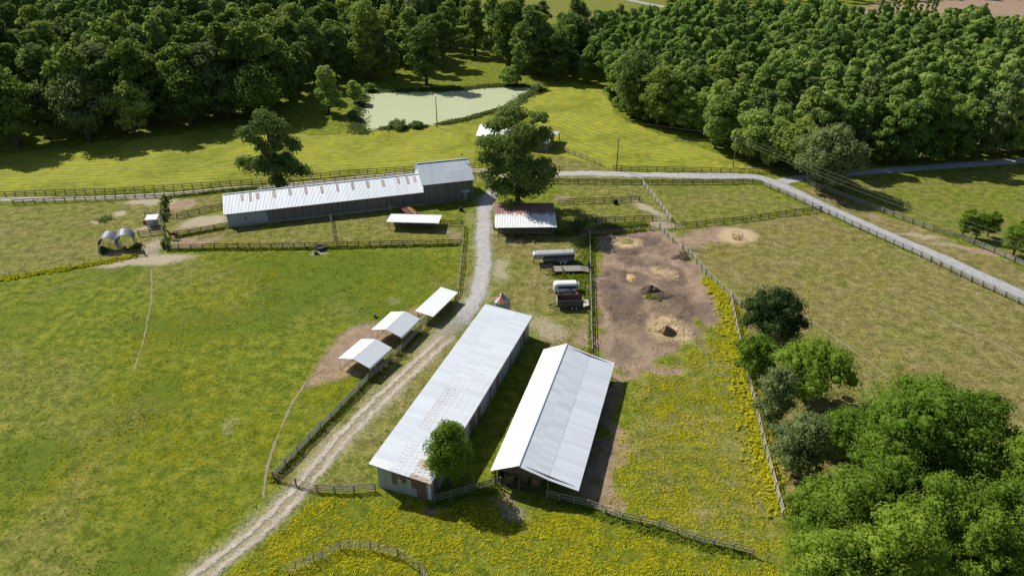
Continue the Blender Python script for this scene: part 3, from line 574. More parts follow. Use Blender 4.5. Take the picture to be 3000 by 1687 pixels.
# ------------------------------------------------------------------ building pieces
_sheet_cache = {}
def sheet_mesh(w, L, ribs, mat, rib_h=0.03):
    key = (round(w, 3), round(L, 3), ribs, mat.name)
    if key in _sheet_cache: return _sheet_cache[key]
    prof = [(-0.02, 0.0)]
    for i in range(ribs):
        c = w * (i + 0.5) / ribs; h = 0.035
        prof += [(c - h * 1.6, 0), (c - h * .8, rib_h), (c + h * .8, rib_h), (c + h * 1.6, 0)]
    prof.append((w + 0.02, 0.003)); n = len(prof)
    V = [(x, y, z) for y in (0, L) for x, z in prof]
    F = [(i, i + 1, i + n + 1, i + n) for i in range(n - 1)]
    me = np_mesh('metal_sheet', np.array(V), np.array(F), mat); _sheet_cache[key] = me; return me
def lay_sheets(parent, A, u, v, L, Sl, w=0.9, rows=1, mats=None, ribs=3, name='roof_sheet', pick=None, jit=0.004, rib_h=0.03):
    """sheets side by side along u from corner A, each reaching Sl up the direction v"""
    A = Vector(A); u = Vector(u).normalized(); v = Vector(v).normalized(); nrm = u.cross(v)
    n = max(1, round(L / w)); w = L / n; SL = Sl / rows
    for i in range(n):
        for r in range(rows):
            m = pick(i, n, r) if pick else mats
            me = sheet_mesh(w, SL + (0.12 if r < rows - 1 else 0), ribs, m, rib_h)
            o = link(name, me, parent)
            p = A + u * (i * w) + v * (r * SL) + nrm * (0.004 * (i % 2) + 0.012 * (rows - r) + random.random() * jit)
            vv = (v + nrm * random.uniform(-.0012, .0012)).normalized(); nn = u.cross(vv)
            Mx = Matrix.Identity(4)
            for c, q in enumerate((u, vv, nn)): Mx[0][c], Mx[1][c], Mx[2][c] = q
            Mx.translation = p; o.matrix_local = Mx
def board_wall(parent, a, b, za, zb, mat, name='wall', width=0.28, thick=0.05, z0=0.0):
    """upright wall from a to b (local x,y) whose top runs from za to zb, cut into boards by real grooves"""
    a = Vector((*a, 0)); b = Vector((*b, 0)); L = (b - a).length; n = max(1, round(L / width)); w = L / n; g = 0.02
    V = []; F = []
    xs_ = []
    for i in range(n): xs_ += [(i * w, 0), (i * w + g, thick), ((i + 1) * w - g, thick)]
    xs_.append((L, 0)); m = len(xs_)
    for (x, y) in xs_:
        zt = za + (zb - za) * x / L
        V += [(x, -y, z0), (x, -y, zt)]
    F = [(2 * i, 2 * i + 2, 2 * i + 3, 2 * i + 1) for i in range(m - 1)]
    me = np_mesh(name, np.array(V), np.array(F), mat); o = link(name, me, parent)
    d = (b - a).normalized(); o.location = a; o.rotation_euler = (0, 0, math.atan2(d.y, d.x)); return o
def gable(parent, a, b, ze, zr, frac, mat, z0=0.0, name='gable_wall'):
    """end wall a->b with a peak at frac"""
    a = Vector((*a, 0)); b = Vector((*b, 0)); L = (b - a).length; mb = MB()
    n = max(4, round(L / 0.28)); pts = sorted(set([i * L / n for i in range(n + 1)] + [L * frac]))
    V = []; F = []
    for k, x in enumerate(pts):
        zt = ze + (zr - ze) * (x / (L * frac) if x <= L * frac else (L - x) / (L * (1 - frac)))
        y = -0.02 * (k % 2); V += [(x, y, z0), (x, y, zt)]
    F = [(2 * i, 2 * i + 2, 2 * i + 3, 2 * i + 1) for i in range(len(pts) - 1)]
    o = link(name, np_mesh(name, np.array(V), np.array(F), mat), parent)
    d = (b - a).normalized(); o.location = a; o.rotation_euler = (0, 0, math.atan2(d.y, d.x)); return o
def post(parent, x, y, h, s=0.14, mat=None, name='post'):
    MB().box((x, y, h / 2), (s, s, h)).build(name, mat or M['inner_wood'], parent)
def ang(a, b): return math.atan2(b.y - a.y, b.x - a.x)

# ---- the long low barn with its tall end (one building): x runs along the front, y to the back
LB0 = G(671, 667); LB1 = G(1387, 584); lba = ang(LB0, LB1); LBL = (LB1 - LB0).length; TALL = 12.2; DEP = 11.2
lb = empty('long_barn', LB0, lba, 'long low grey barn with pale metal roof, left of the driveway', 'barn')
LOWL = LBL - TALL; HE, HR = 3.55, 5.75; hw = DEP / 2
MB().box((LBL / 2 - .05, DEP / 2, 0.20), (LBL + 0.06, DEP + 0.12, 0.5)).build('foundation', M['concrete'], lb)
SID = 8.6
n = round(SID / 0.3)
lay_sheets(lb, (0, -0.01, 0.45), (1, 0, 0), (0, 0, 1), SID, HE - 0.5, 0.62, 1, M['siding'], 2, 'siding_panel')
board_wall(lb, (SID, 0), (LOWL, 0), HE, HE, M['barn_boards'], z0=0.44)
board_wall(lb, (LOWL, DEP), (0, DEP), HE, HE, M['barn_boards'], z0=0.44)
gable(lb, (0, DEP), (0, 0), HE, HR - .05, 0.5, M['siding'], 0.44)
ov = 0.55; sl = math.atan2(HR - HE, hw); Sl = (hw + ov) / math.cos(sl)
lay_sheets(lb, (-0.5, -ov, HE - ov * math.tan(sl) + .12), (1, 0, 0), (0, math.cos(sl), math.sin(sl)), LOWL + 0.5, Sl, 0.9, 1, M['roof_long'])
lay_sheets(lb, (LOWL, DEP + ov, HE - ov * math.tan(sl) + .12), (-1, 0, 0), (0, -math.cos(sl), math.sin(sl)), LOWL + 0.5, Sl, 0.9, 1, M['roof_long'])
MB().beam((-0.5, hw, HR + 0.19), (LOWL, hw, HR + 0.19), 0.35, 0.05).build('ridge_cap', M['roof_long'], lb)
MB().beam((-0.5, -ov, HE - ov * math.tan(sl) + .03), (LOWL, -ov, HE - ov * math.tan(sl) + .03), 0.04, 0.16).build('fascia', M['inner_wood'], lb)
M['skylight'] = plain('aged_fibreglass', (0.50, 0.42, 0.35), 0.6, var=0.3, scale=1.2)
for xz in (1825, 1888, 1945, 2070, 2190, 2310, 2430, 2545, 2660, 2775, 2890, 3005, 3076, 3131):
    px = xz * 0.3882; xw = None
    lo, hi = 0.0, LOWL
    for _ in range(30):
        m_ = (lo + hi) / 2; q = lb.matrix_basis @ Vector((m_, 3.9, HE + 1.6))
        if proj(q)[0] < px: lo = m_
        else: hi = m_
    y0 = random.uniform(2.6, 3.2); y1 = random.uniform(4.8, 5.2)
    MB().beam((lo, y0, HE + y0 * math.tan(sl) + 0.19), (lo, y1, HE + y1 * math.tan(sl) + 0.19), 0.62, 0.03, (0, -math.sin(sl), math.cos(sl))).build('skylight', M['skylight'], lb)
wn = empty('window', (3.9, -0.03, 1.35)); wn.parent = lb
MB().box((0.0, 0, 0.45), (0.8, 0.05, 0.9)).build('pane', M['window_dark'], wn)
fr = MB()
for (c, d) in (((-.4, -.03, .45), (.08, .06, 1.0)), ((.4, -.03, .45), (.08, .06, 1.0)), ((0, -.03, .93), (.72, .06, .08)), ((0, -.03, -.02), (.72, .06, .08)), ((0, -.035, .45), (.72, .05, .05)), ((0, -.04, .45), (.05, .05, .86))): fr.box(c, d)
fr.build('frame', M['white_paint'], wn)
# tall end
TE, TR = 5.3, 8.4; thw = DEP / 2; tsl = math.atan2(TR - TE, thw); tov = 0.45; TS = (thw + tov) / math.cos(tsl)
board_wall(lb, (LOWL, -0.04), (LBL, -0.04), TE, TE, M['barn_boards'], z0=0.2)
board_wall(lb, (LBL, DEP), (LOWL, DEP), TE, TE, M['barn_boards'], z0=0.2)
gable(lb, (LBL, -0.02), (LBL, DEP), TE, TR - .05, 0.5, M['barn_boards'], 0.2)
gable(lb, (LOWL, DEP), (LOWL, -0.02), TE, TR - .05, 0.5, M['carport_white'], 0.2)
pk = lambda i, n, r: M['roof_long'] if (i > n * 0.45 and r == 1) else M['roof_tall']
lay_sheets(lb, (LOWL - 0.4, -tov, TE - tov * math.tan(tsl) + .12), (1, 0, 0), (0, math.cos(tsl), math.sin(tsl)), TALL + 0.7, TS, 0.75, 2, pick=pk)
lay_sheets(lb, (LBL + 0.3, DEP + tov, TE - tov * math.tan(tsl) + .12), (-1, 0, 0), (0, -math.cos(tsl), math.sin(tsl)), TALL + 0.7, TS, 0.75, 2, M['roof_tall'])
MB().beam((LOWL - .4, thw, TR + .2), (LBL + .3, thw, TR + .2), 0.35, 0.05).build('ridge_cap', M['roof_tall'], lb)
MB().beam((LOWL - .4, -tov, TE - tov * math.tan(tsl) + .03), (LBL + .3, -tov, TE - tov * math.tan(tsl) + .03), 0.04, 0.16).build('fascia', M['inner_wood'], lb)
dr = empty('door', (LBL - 2.0, -0.12, 0.25)); dr.parent = lb
MB().box((0, 0, 1.0), (0.95, 0.05, 2.0)).build('door_panel', plain('pale_green_door', (0.30, 0.34, 0.31), 0.6), dr)
MB().box((-0.55, 0, 1.02), (0.12, 0.08, 2.1)).box((0.55, 0, 1.02), (0.12, 0.08, 2.1)).build('frame', M['inner_wood'], dr)
MB().beam((0, 0, 2.55), (0, -1.0, 2.25), 2.1, 0.05).build('awning', M['roof_tall'], dr)
vane = empty('weather_vane', (LBL - 1.2, thw, TR + 0.2)); vane.parent = lb
mb = MB().tube([(0, 0, 0), (0, 0, 0.9)], 0.03); mb.beam((-.4, 0, .75), (.4, 0, .75), .03, .03); mb.prism([(-.3, .85), (-.1, .95), (.1, .9), (.3, 1.2), (.2, 1.3), (.0, 1.15), (-.3, 1.25)], -.02, .02); mb.build('rooster', M['dark_steel'], vane)

# ---- back barn behind the big oak: white roof, lean-to on its far side
B0 = G(1402, 423); B1 = G(1604, 446); ba = ang(B0, B1); BL = (B1 - B0).length; bd = 6.4
bb = empty('back_barn', B0, ba, 'grey barn with bright white roof behind the big oak', 'barn')
he, hr = 2.9, 4.9; s_ = math.atan2(hr - he, bd / 2); o_ = 0.5; SS = (bd / 2 + o_) / math.cos(s_)
board_wall(bb, (0, 0), (BL, 0), he, he, M['barn_boards']); board_wall(bb, (BL, bd), (0, bd), he, he, M['barn_boards'])
gable(bb, (0, bd), (0, 0), he, hr - .05, .5, M['barn_boards'])
M['greenish_boards'] = boards('grey_green_boards', (0.13, 0.14, 0.12), (0.24, 0.25, 0.20))
gable(bb, (BL, 0), (BL, bd), he, hr - .05, .5, M['greenish_boards'])
lay_sheets(bb, (-.6, -o_, he - o_ * math.tan(s_) + .1), (1, 0, 0), (0, math.cos(s_), math.sin(s_)), BL + 1.1, SS, 0.9, 1, M['roof_white'])
lay_sheets(bb, (BL + .5, bd + o_, he - o_ * math.tan(s_) + .1), (-1, 0, 0), (0, -math.cos(s_), math.sin(s_)), BL + 1.1, SS, 0.9, 1, M['roof_white'])
LT = 5.0
lay_sheets(bb, (BL + .6, bd + LT, 2.55), (-1, 0, 0), (0, -LT, .55), 8.0, LT + .1, 0.9, 1, M['roof_tall'])
for k in range(3): post(bb, BL + .3 - k * 3.6, bd + LT - .3, 2.5, 0.2)
MB().beam((BL + .5, bd + LT - .3, 2.45), (BL - 7.2, bd + LT - .3, 2.45), .12, .2).build('beam', M['inner_wood'], bb)
dd = empty('door', (BL + 0.03, 3.2, 0)); dd.parent = bb
MB().box((0, 0, 1.15), (.06, 2.2, 2.3)).build('door_panel', M['greenish_boards'], dd); MB().box((0.02, 1.2, 1.2), (.08, .12, 2.4)).box((0.02, -1.2, 1.2), (.08, .12, 2.4)).box((.02, 0, 2.45), (.08, 2.5, .12)).build('frame', M['inner_wood'], dd)

# ---- open shed with the half-rusted roof
C0 = G(1460, 698); C1 = G(1621, 695); ca_ = ang(C0, C1) * 0.6; CL = (C1 - C0).length; CD = 10.2
os_ = empty('open_shed', C0, ca_, 'open-fronted shed with streaky white and rust-red roof beside the driveway', 'shed')
v_ = Vector((0, CD + 1.0, 0.95))
lay_sheets(os_, (-0.7, -0.55, 2.75), (1, 0, 0), v_, CL + 1.4, v_.length, 0.7, 1, M['roof_half_rust'], 2, rib_h=0.05)
for i in range(5):
    post(os_, CL * i / 4, 0, 2.72, .16); post(os_, CL * i / 4, CD, 3.6, .16); post(os_, CL * i / 4, CD / 2, 3.1, .16)
board_wall(os_, (CL, CD + .05), (0, CD + .05), 3.55, 3.55, M['barn_boards'], 'back_wall')
board_wall(os_, (0, CD), (0, 2.5), 3.5, 2.9, M['barn_boards'], 'side_wall'); board_wall(os_, (CL, 2.5), (CL, CD), 2.9, 3.5, M['barn_boards'], 'side_wall')
for i in range(3): MB().beam((0, CD * i / 2 * .98, 2.62 + i * .42), (CL, CD * i / 2 * .98, 2.62 + i * .42), .1, .22).build('beam', M['inner_wood'], os_)
for i in range(4):
    for k in range(3): MB().beam((CL * i / 4 + .1 + .0, 1.6, .4 + k * .42), (CL * (i + 1) / 4 - .1, 1.6, .4 + k * .42), .04, .16).build('rail', M['wood_grey'], os_)
for i in range(5): post(os_, CL * i / 4, 1.6, 1.4, .13)

# ---- mono-pitch white feeder roofs
def lean_to(name, label, P, hts, mat, npost, group=None, sheetw=0.9):
    """P: four roof corners (near-left, near-right, far-right, far-left) as ground points, hts their heights"""
    o = empty(name, P[0], ang(P[0], P[1]), label, 'shelter', group)
    L = (P[1] - P[0]).length; D = ((P[3] - P[0]).length + (P[2] - P[1]).length) / 2
    hf, hb = hts
    vv = Vector((0, D, hb - hf)); lay_sheets(o, (0, 0, hf), (1, 0, 0), vv, L, vv.length, sheetw, 1, mat)
    for i in range(npost):
        x = .35 + (L - .7) * i / (npost - 1); post(o, x, .35, hf - .06, .12); post(o, x, D - .35, hb + (hf - hb) * .1 - .06, .12)
    MB().beam((.2, .35, hf - .15 + (hb - hf) * .35 / D), (L - .2, .35, hf - .15 + (hb - hf) * .35 / D), .08, .16).build('beam', M['inner_wood'], o)
    MB().beam((.2, D - .35, hb - .15), (L - .2, D - .35, hb - .15), .08, .16).build('beam', M['inner_wood'], o)
    MB().beam((0, -.01, hf - .05), (L, -.01, hf - .05), .03, .12).build('fascia', M['white_paint'], o)
    return o, L, D
fs, fl, fd = lean_to('feeder_shelter', 'long white-roofed feeder shelter behind the fence, in front of the long barn', [G(1132, 650, 2.05), G(1285, 654, 2.05), G(1291, 630.5, 1.75), G(1145.6, 626.6, 1.75)], (2.05, 1.75), M['roof_white'], 6)
fs.location.z = 0
for p_ in range(4):
    mb = MB().box((2.0 + p_ * 2.5, fd / 2, .42), (2.2, 1.0, .06)).box((2.0 + p_ * 2.5, fd / 2 - .5, .55), (2.2, .05, .35)).box((2.0 + p_ * 2.5, fd / 2 + .5, .55), (2.2, .05, .35))
    for sx in (-1, 1):
        for sy in (-1, 1): mb.box((2.0 + p_ * 2.5 + sx, fd / 2 + sy * .42, .2), (.08, .08, .4))
    mb.build('manger', M['inner_wood'], fs)
wr, wl_, wd_ = lean_to('run_in_shed', 'flat white-roofed run-in shed nearest the driveway bend, beside two carports', [G(1268.4, 928, 1.85), G(1342, 856.5, 1.85), G(1294, 841, 2.15), G(1215.6, 908.7, 2.15)], (1.85, 2.15), M['roof_white'], 4)
wr.location.z = 0
for i in range(3):
    for k in range(2): MB().beam((.4 + i * 2.8, wd_ - .4, .5 + k * .5), (3.1 + i * 2.8, wd_ - .4, .5 + k * .5), .04, .14).build('rail', M['inner_wood'], wr)

# ---- two white carports
def carport(label, FL, FR, BLp):
    o = empty('carport', FL, ang(FL, FR), label, 'carport', 'white carports along the pasture fence'); o.location.z = 0
    Wd = (FR - FL).length; Ln = (BLp - FL).length; he, hr = 2.2, 3.0; e = .28
    vv = Vector((Wd / 2, 0, hr - he)); sl = vv.length
    lay_sheets(o, (-.05, Ln, he), (0, -1, 0), vv, Ln, sl, .75, 1, M['carport_white'], 3, rib_h=.035)
    lay_sheets(o, (Wd + .05, 0, he), (0, 1, 0), (-vv.x, 0, vv.z), Ln, sl, .75, 1, M['carport_white'], 3, rib_h=.035)
    for x, sg in ((-.05, -1), (Wd + .05, 1)):
        q = Vector((sg * .09, 0, -.30))
        if sg < 0: lay_sheets(o, Vector((x, Ln, he)) + q, (0, -1, 0), -q, Ln, q.length, .75, 1, M['carport_white'], 3, 'eave_sheet', rib_h=.02)
        else: lay_sheets(o, Vector((x, 0, he)) + q, (0, 1, 0), -q, Ln, q.length, .75, 1, M['carport_white'], 3, 'eave_sheet', rib_h=.02)
    for k in range(5):
        y = .08 + (Ln - .16) * k / 4
        MB().tube([(.02, y, 0), (.02, y, he - .35), (.12, y, he - .12), (Wd / 2, y, hr - .06), (Wd - .12, y, he - .12), (Wd - .02, y, he - .35), (Wd - .02, y, 0)], .035).build('frame_bow', M['frame_grey'], o)
    for x in (.02, Wd - .02): MB().tube([(x, 0, .05), (x, Ln, .05)], .035).build('base_rail', M['frame_grey'], o)
    return o, Wd, Ln
carport('white carport nearest the camera, beside the diagonal fence', G(992, 1053, 2.0), G(1082, 1081, 2.0), G(1057, 995, 2.0))
carport('white carport standing between the nearer carport and the flat-roofed run-in shed', G(1089, 969, 2.0), G(1175, 991, 2.0), G(1147, 916.5, 2.0))
def mound(name, label, c, rx, ry, h, mat, cat, rot=0.0, bump=.35, seed=0, lobes=1.0):
    rr = np.random.default_rng(seed); n1, n2 = 26, 9; V = []; F = []
    for i in range(n2):
        t_ = i / (n2 - 1)
        for k in range(n1):
            a = 2 * math.pi * k / n1; q = 1 + .18 * math.sin(3 * a + seed) + .10 * math.sin(5 * a + 2 * seed) + bump * .3 * (rr.random() - .5)
            z = h * (1 - t_ ** 1.5) * (1 + bump * (rr.random() - .5)) * (1 + .25 * math.sin(2 * a + seed) * t_) if i < n2 - 1 else -.08
            V.append((rx * t_ * q * math.cos(a), ry * t_ * q * math.sin(a), z))
    for i in range(n2 - 1):
        for k in range(n1): F.append((i * n1 + k, i * n1 + (k + 1) % n1, (i + 1) * n1 + (k + 1) % n1, (i + 1) * n1 + k))
    o = link(name, np_mesh(name, np.array(V), np.array(F), mat)); o.location = c; o.rotation_euler = (0, 0, rot)
    return tag(o, label, cat)
mound('hay_pile', 'loose brown hay heaped under the nearer carport', G(1040, 1085), 2.0, 2.3, .55, M['old_hay'], 'hay', seed=3)
mound('hay_pile', 'loose brown hay heaped under the farther carport', G(1140, 1000), 2.0, 2.3, .5, M['old_hay'], 'hay', seed=5)

# ---- long metal barn with the single-pitch roof
NR = G(1265, 1467); FR_ = G(1549, 984); a1 = ang(NR, FR_); L1 = (FR_ - NR).length; W1 = 7.5
b1 = empty('metal_barn', NR, a1, 'long single-slope metal barn with rust-speckled roof, left of the open hay barn', 'barn')
HL, HRt = 4.55, 3.85                     # high side is +y (left), low side y=0
def pick1(i, n, r):
    f_ = i / n
    if f_ < .025 and r == 2: return M['roof_white']
    if f_ < .11 and r == 0: return M['roof_rust2'] if random.random() < .6 else M['roof_rust']
    if f_ < .50 and r < 2: return M['roof_rust']
    if f_ < .58 and r < 2: return M['roof_fleck'] if random.random() < .6 else M['roof_rust']
    if r == 2: return M['roof_grey']
    return M['roof_fleck']
vv = Vector((0, W1 + 1.1, (HL - HRt) * (W1 + 1.1) / W1))
lay_sheets(b1, (-0.9, -0.5, HRt + .02), (1, 0, 0), vv, L1 + 1.3, vv.length, .68, 3, pick=pick1, ribs=2, jit=.012, rib_h=.035)
wpick = lambda i, n, r: M['wall_metal_rust'] if random.random() < .30 else M['wall_metal']
lay_sheets(b1, (0, 0, 0.03), (1, 0, 0), (0, 0, 1), L1, HRt - .12, .72, 1, pick=wpick, ribs=2, name='wall_sheet', rib_h=.04, jit=.02)
lay_sheets(b1, (L1, W1, 0.03), (-1, 0, 0), (0, 0, 1), L1, HL - .1, .72, 1, pick=wpick, ribs=2, name='wall_sheet', rib_h=.04)
nS = 11
for end, x in ((0, 0.0), (1, L1)):
    for i in range(nS):
        yl = W1 * i / nS; w = W1 / nS; zt = HRt + (HL - HRt) * (yl + w * .1) / W1 - .10
        k = i if end else nS - 1 - i
        # front patchwork: blue-grey sheets below, rusted sheets patched in above
        rust_up = (not end) and i in (1, 2, 3, 4, 5, 6, 7)
        full_rust = (not end) and i in (1, 2)
        zsp = (2.7, 1.1, 2.3, 1.5, 2.8, 1.9, 2.5, 1.3, 2.6)[i % 9]; parts = [(0.03, zt, M['wall_metal_rust'] if full_rust else M['wall_metal'])] if not (rust_up and not full_rust) else [(0.03, zsp + .1, M['wall_metal']), (zsp, zt, M['wall_metal_rust'])]
        for (z0, z1, mt) in parts:
            me_ = sheet_mesh(w, round(z1 - z0, 2), 2, mt, .03); o = link('wall_sheet', me_, b1)
            u = Vector((0, -1, 0)) if not end else Vector((0, 1, 0)); v = Vector((0, 0, 1)); nn = u.cross(v)
            Mx = Matrix.Identity(4)
            for c, q in enumerate((u, v, nn)): Mx[0][c], Mx[1][c], Mx[2][c] = q
            Mx.translation = Vector((x, yl + (w if not end else 0), z0)) + nn * (.02 + .012 * (z0 > 1) + .006 * (i % 2)); o.matrix_local = Mx
for i in range(3):
    y = (0.0, W1)[i % 2] if i < 2 else W1 * .5
    post(b1, .12, min(max(y, .1), W1 - .1), (HRt, HL, 4.2)[i] - .15, .18, M['inner_wood'])
MB().box((-.06, .18, HRt / 2 - .06), (.06, .36, HRt - .2)).build('corner_board', M['carport_white'], b1)
MB().beam((-.9, -.62, HRt - .06), (L1 + .6, -.62, HRt - .06), .03, .12).build('fascia', M['inner_wood'], b1)
for f_ in (-.9, L1 + .55): MB().beam((f_, -.6, HRt - .07), (f_, W1 + .7, HL + .07), .04, .14).build('verge_board', M['inner_wood'], b1)

# ---- open hay barn: steep gable plus a shallow lean-to on the right
K0 = G(1437, 1379, 2.9); K1 = G(1593, 1024, 2.9); a2 = ang(K0, K1); L2 = (K1 - K0).length; K0.z = 0
b2 = empty('hay_barn', K0, a2, 'open-sided hay barn with bright shiny metal roof, right of the rust-speckled barn', 'barn')
W2 = 11.55; RID = 3.65; BRK = 7.5             # local y runs to the left: y=0 is the left eave, right side is negative
hL, hRd, hB, hR2 = 2.95, 4.65, 3.4, 2.55
def sl2(y0, z0, y1, z1, u, mat=None, rows=1, pick=None, w=.68):
    v = Vector((0, y1 - y0, z1 - z0)); A_ = (0, y0, z0) if u > 0 else (L2, y0, z0)
    lay_sheets(b2, A_, (u, 0, 0), v, L2, v.length, w, rows, mat, 2, pick=pick, jit=.012, rib_h=.032)
sl2(0.0, hL, -RID, hRd + .03, -1, M['roof_white'])  # slope facing the sun: its glare is put into the white colour, not paint
def pick2(i, n, r): return M['roof_bright'] if random.random() < (.85 if .12 < i / n < .93 else .3) else M['roof_grey']
sl2(-W2, hR2, -BRK, hB, 1, M['roof_grey'])
sl2(-BRK - .08, hB - .01, -RID, hRd, 1, rows=2, pick=pick2)
MB().beam((-.02, -RID, hRd + .07), (L2 + .02, -RID, hRd + .07), .36, .05).build('ridge_cap', M['roof_bright'], b2)
nb = 8
for i in range(nb + 1):
    x = .5 + (L2 - 1.0) * i / nb
    for (y, z) in ((-.5, hL + .1), (-RID, hRd - .12), (-BRK, hB - .12), (-W2 + .5, hR2)):
        if y == -RID and 0 < i < nb and i % 2: continue
        post(b2, x, y, z, .18)
for (y, z) in ((-.5, hL - .02), (-RID, hRd - .22), (-BRK, hB - .2), (-W2 + .5, hR2 - .08)): MB().beam((.3, y, z), (L2 - .3, y, z), .1, .22).build('beam', M['inner_wood'], b2)
for x in (.5, L2 - .5):
    MB().beam((x, -.2, hL - .08), (x, -RID, hRd - .1), .06, .18).build('rafter', M['inner_wood'], b2); MB().beam((x, -RID, hRd - .1), (x, -W2 + .2, hR2 - .02), .06, .18).build('rafter', M['inner_wood'], b2)
    MB().beam((x, -.5, hL), (x, -BRK, hL), .06, .18).build('tie_beam', M['inner_wood'], b2)
board_wall(b2, (L2 - .5, -.6), (1.2, -.6), hL - .1, hL - .1, M['barn_boards'], 'side_wall')
gb = MB().add([(.42, -.8, hL + .1), (.42, -BRK + .6, hL + .35), (.42, -RID, hRd - .2)], [(0, 1, 2)]); gb.build('gable_board', M['inner_wood'], b2)
# hay bales stored under it
def bale(label, loc, rz, stand=False, r=.72, L=1.3):
    mb = MB(); prof = [(.02, 0), (r * .9, .0), (r, .08), (r * 1.01, L / 2), (r, L - .08), (r * .9, L), (.02, L)]; mb.lathe(prof, 18)
    o = mb.build('hay_bale', M['old_hay'], smooth=False); o.location = loc
    o.rotation_euler = (0, 0, rz) if stand else (math.pi / 2, 0, rz); tag(o, label, 'hay bale', 'round hay bales stored in the open barn')
    if not stand: o.location.z += r
Mb2 = b2.matrix_basis
lab_b = 'round brown hay bale stored in the shade of the open hay barn'
for (x, y) in ((3.0, -2.2), (3.2, -4.0), (5.2, -2.0), (5.0, -4.2), (7.4, -3.0), (7.2, -6.2), (9.5, -2.4), (9.6, -5.0), (1.9, -2.0), (2.1, -3.7), (2.4, -5.5), (4.6, -6.1)):
    bale(lab_b, Mb2 @ Vector((x, y, 0)), random.uniform(0, 3), random.random() < .5)

# ---- small grain bin
bn = empty('grain_bin', G(1471, 924), 0, 'small round grain bin with reddish cone roof behind the metal barn', 'grain bin')
Rb = 1.42; Hb = 3.3; prof = []
mb = MB(); k = 0
for i in range(28): prof.append((Rb + (.018 if i % 2 else -.008), Hb * i / 27))
mb.lathe(prof, 28); mb.build('bin_wall', M['silo_wall'], bn, True)
for k in range(14):
    a0 = 2 * math.pi * k / 14; a1_ = 2 * math.pi * (k + 1) / 14; r0, r1 = Rb + .12, .28; z0, z1 = Hb, Hb + .95
    P_ = lambda r, a, z: (r * math.cos(a), r * math.sin(a), z)
    am = a1_ - .03
    o = MB().add([P_(r0, a0, z0), P_(r0, am, z0), P_(r1, am, z1), P_(r1, a0, z1), P_(r0, a1_, z0 + .06), P_(r1, a1_, z1 + .04)], [(0, 1, 2, 3), (1, 4, 5, 2)]).build('roof_panel', M['silo_roof'] if k % 4 else M['roof_rust2'], bn)
MB().lathe([(.34, Hb + .88), (.34, Hb + 1.12), (.2, Hb + 1.2), (.01, Hb + 1.22)], 14).build('cap', M['frame_grey'], bn)
MB().box((.05, -.1, Hb + 1.28), (.42, .3, .12)).build('hatch', M['dark_steel'], bn)
ld = MB()
for s in (-.2, .2): ld.beam((Rb + .12, s - .5, 0), (Rb + .12, s - .5, Hb + .1), .04, .04)
for i in range(9): ld.beam((Rb + .12, -.7, .3 + i * .32), (Rb + .12, -.3, .3 + i * .32), .03, .03)
ld.build('ladder', M['frame_grey'], bn)

# ---- two arch shelters
def arch(label, c, rz, w, hgt, dep):
    o = empty('arch_shelter', c, rz, label, 'shelter', 'arch shelters in the left paddock')
    wall = hgt - w / 2 * .95
    nseg = 9; nb_ = 3
    for b_ in range(nb_):
        y0 = dep * b_ / nb_; y1 = dep * (b_ + 1) / nb_ + .05; V = []; F = []
        for k in range(nseg * 2 + 1):
            a = math.pi * (-.06 + 1.12 * k / (nseg * 2)); rr_ = w / 2 + .012 * (k % 2) + .01 * b_
            x = -rr_ * math.cos(a); z = wall + rr_ * .95 * math.sin(a); V += [(x, y0, z), (x, y1, z)]
        F = [(2 * k, 2 * k + 1, 2 * k + 3, 2 * k + 2) for k in range(nseg * 2)]
        link('roof_sheet', np_mesh('arch_sheet', np.array(V), np.array(F), M['arch_metal']), o)
    for b_ in range(3):
        y = .06 + (dep - .12) * b_ / 2; pts = [(-w / 2 + .03, y, 0)] + [(-(w / 2 - .04) * math.cos(math.pi * k / 10), y, wall + (w / 2 - .04) * .95 * math.sin(math.pi * k / 10)) for k in range(11)] + [(w / 2 - .03, y, 0)]
        MB().tube(pts, .04).build('hoop', M['dark_steel'], o)
    for sx in (-1, 1):
        for k in range(4):
            z = .25 + k * .42
            MB().tube([(sx * (w / 2 - .03), 0, z), (sx * (w / 2 - .03), dep, z)], .025).build('side_rail', M['frame_grey'], o)
        for k in range(6): MB().tube([(sx * (w / 2 - .03), dep * (k + .5) / 6, 0), (sx * (w / 2 - .03), dep * (k + .5) / 6, wall + .1)], .018).build('side_bar', M['frame_grey'], o)
    return o
aL0, aL1, aR1 = G(292, 740), G(346, 735), G(399, 727)
arch('left one of two arched metal hay shelters in the left paddock', (aL0 + aL1) / 2, ang(aL0, aL1), (aL1 - aL0).length - .1, 3.3, 3.4)
arch('right one of two arched metal hay shelters, nearer the gateway', (aL1 + aR1) / 2, ang(aL1, aR1), (aR1 - aL1).length - .1, 3.5, 3.4)
ff = empty('hay_feeder', G(322, 733) + Vector((0, 1.8, 0)), 0, 'dark round hay feeder inside the left arched shelter', 'feeder')
def ring_feeder(o, r, h, mat, nbar=12):
    for z in (.12, h * .45, h):
        MB().tube([(r * math.cos(a), r * math.sin(a), z) for a in np.linspace(0, 2 * math.pi, 19)], .03, 5, False).build('ring', mat, o)
    for k in range(nbar):
        a = 2 * math.pi * k / nbar; a2_ = a + .18; MB().tube([(r * math.cos(a), r * math.sin(a), .1), (r * math.cos(a2_), r * math.sin(a2_), h)], .022, 5).build('bar', mat, o)
ring_feeder(ff, 1.0, 1.1, M['dark_steel'])

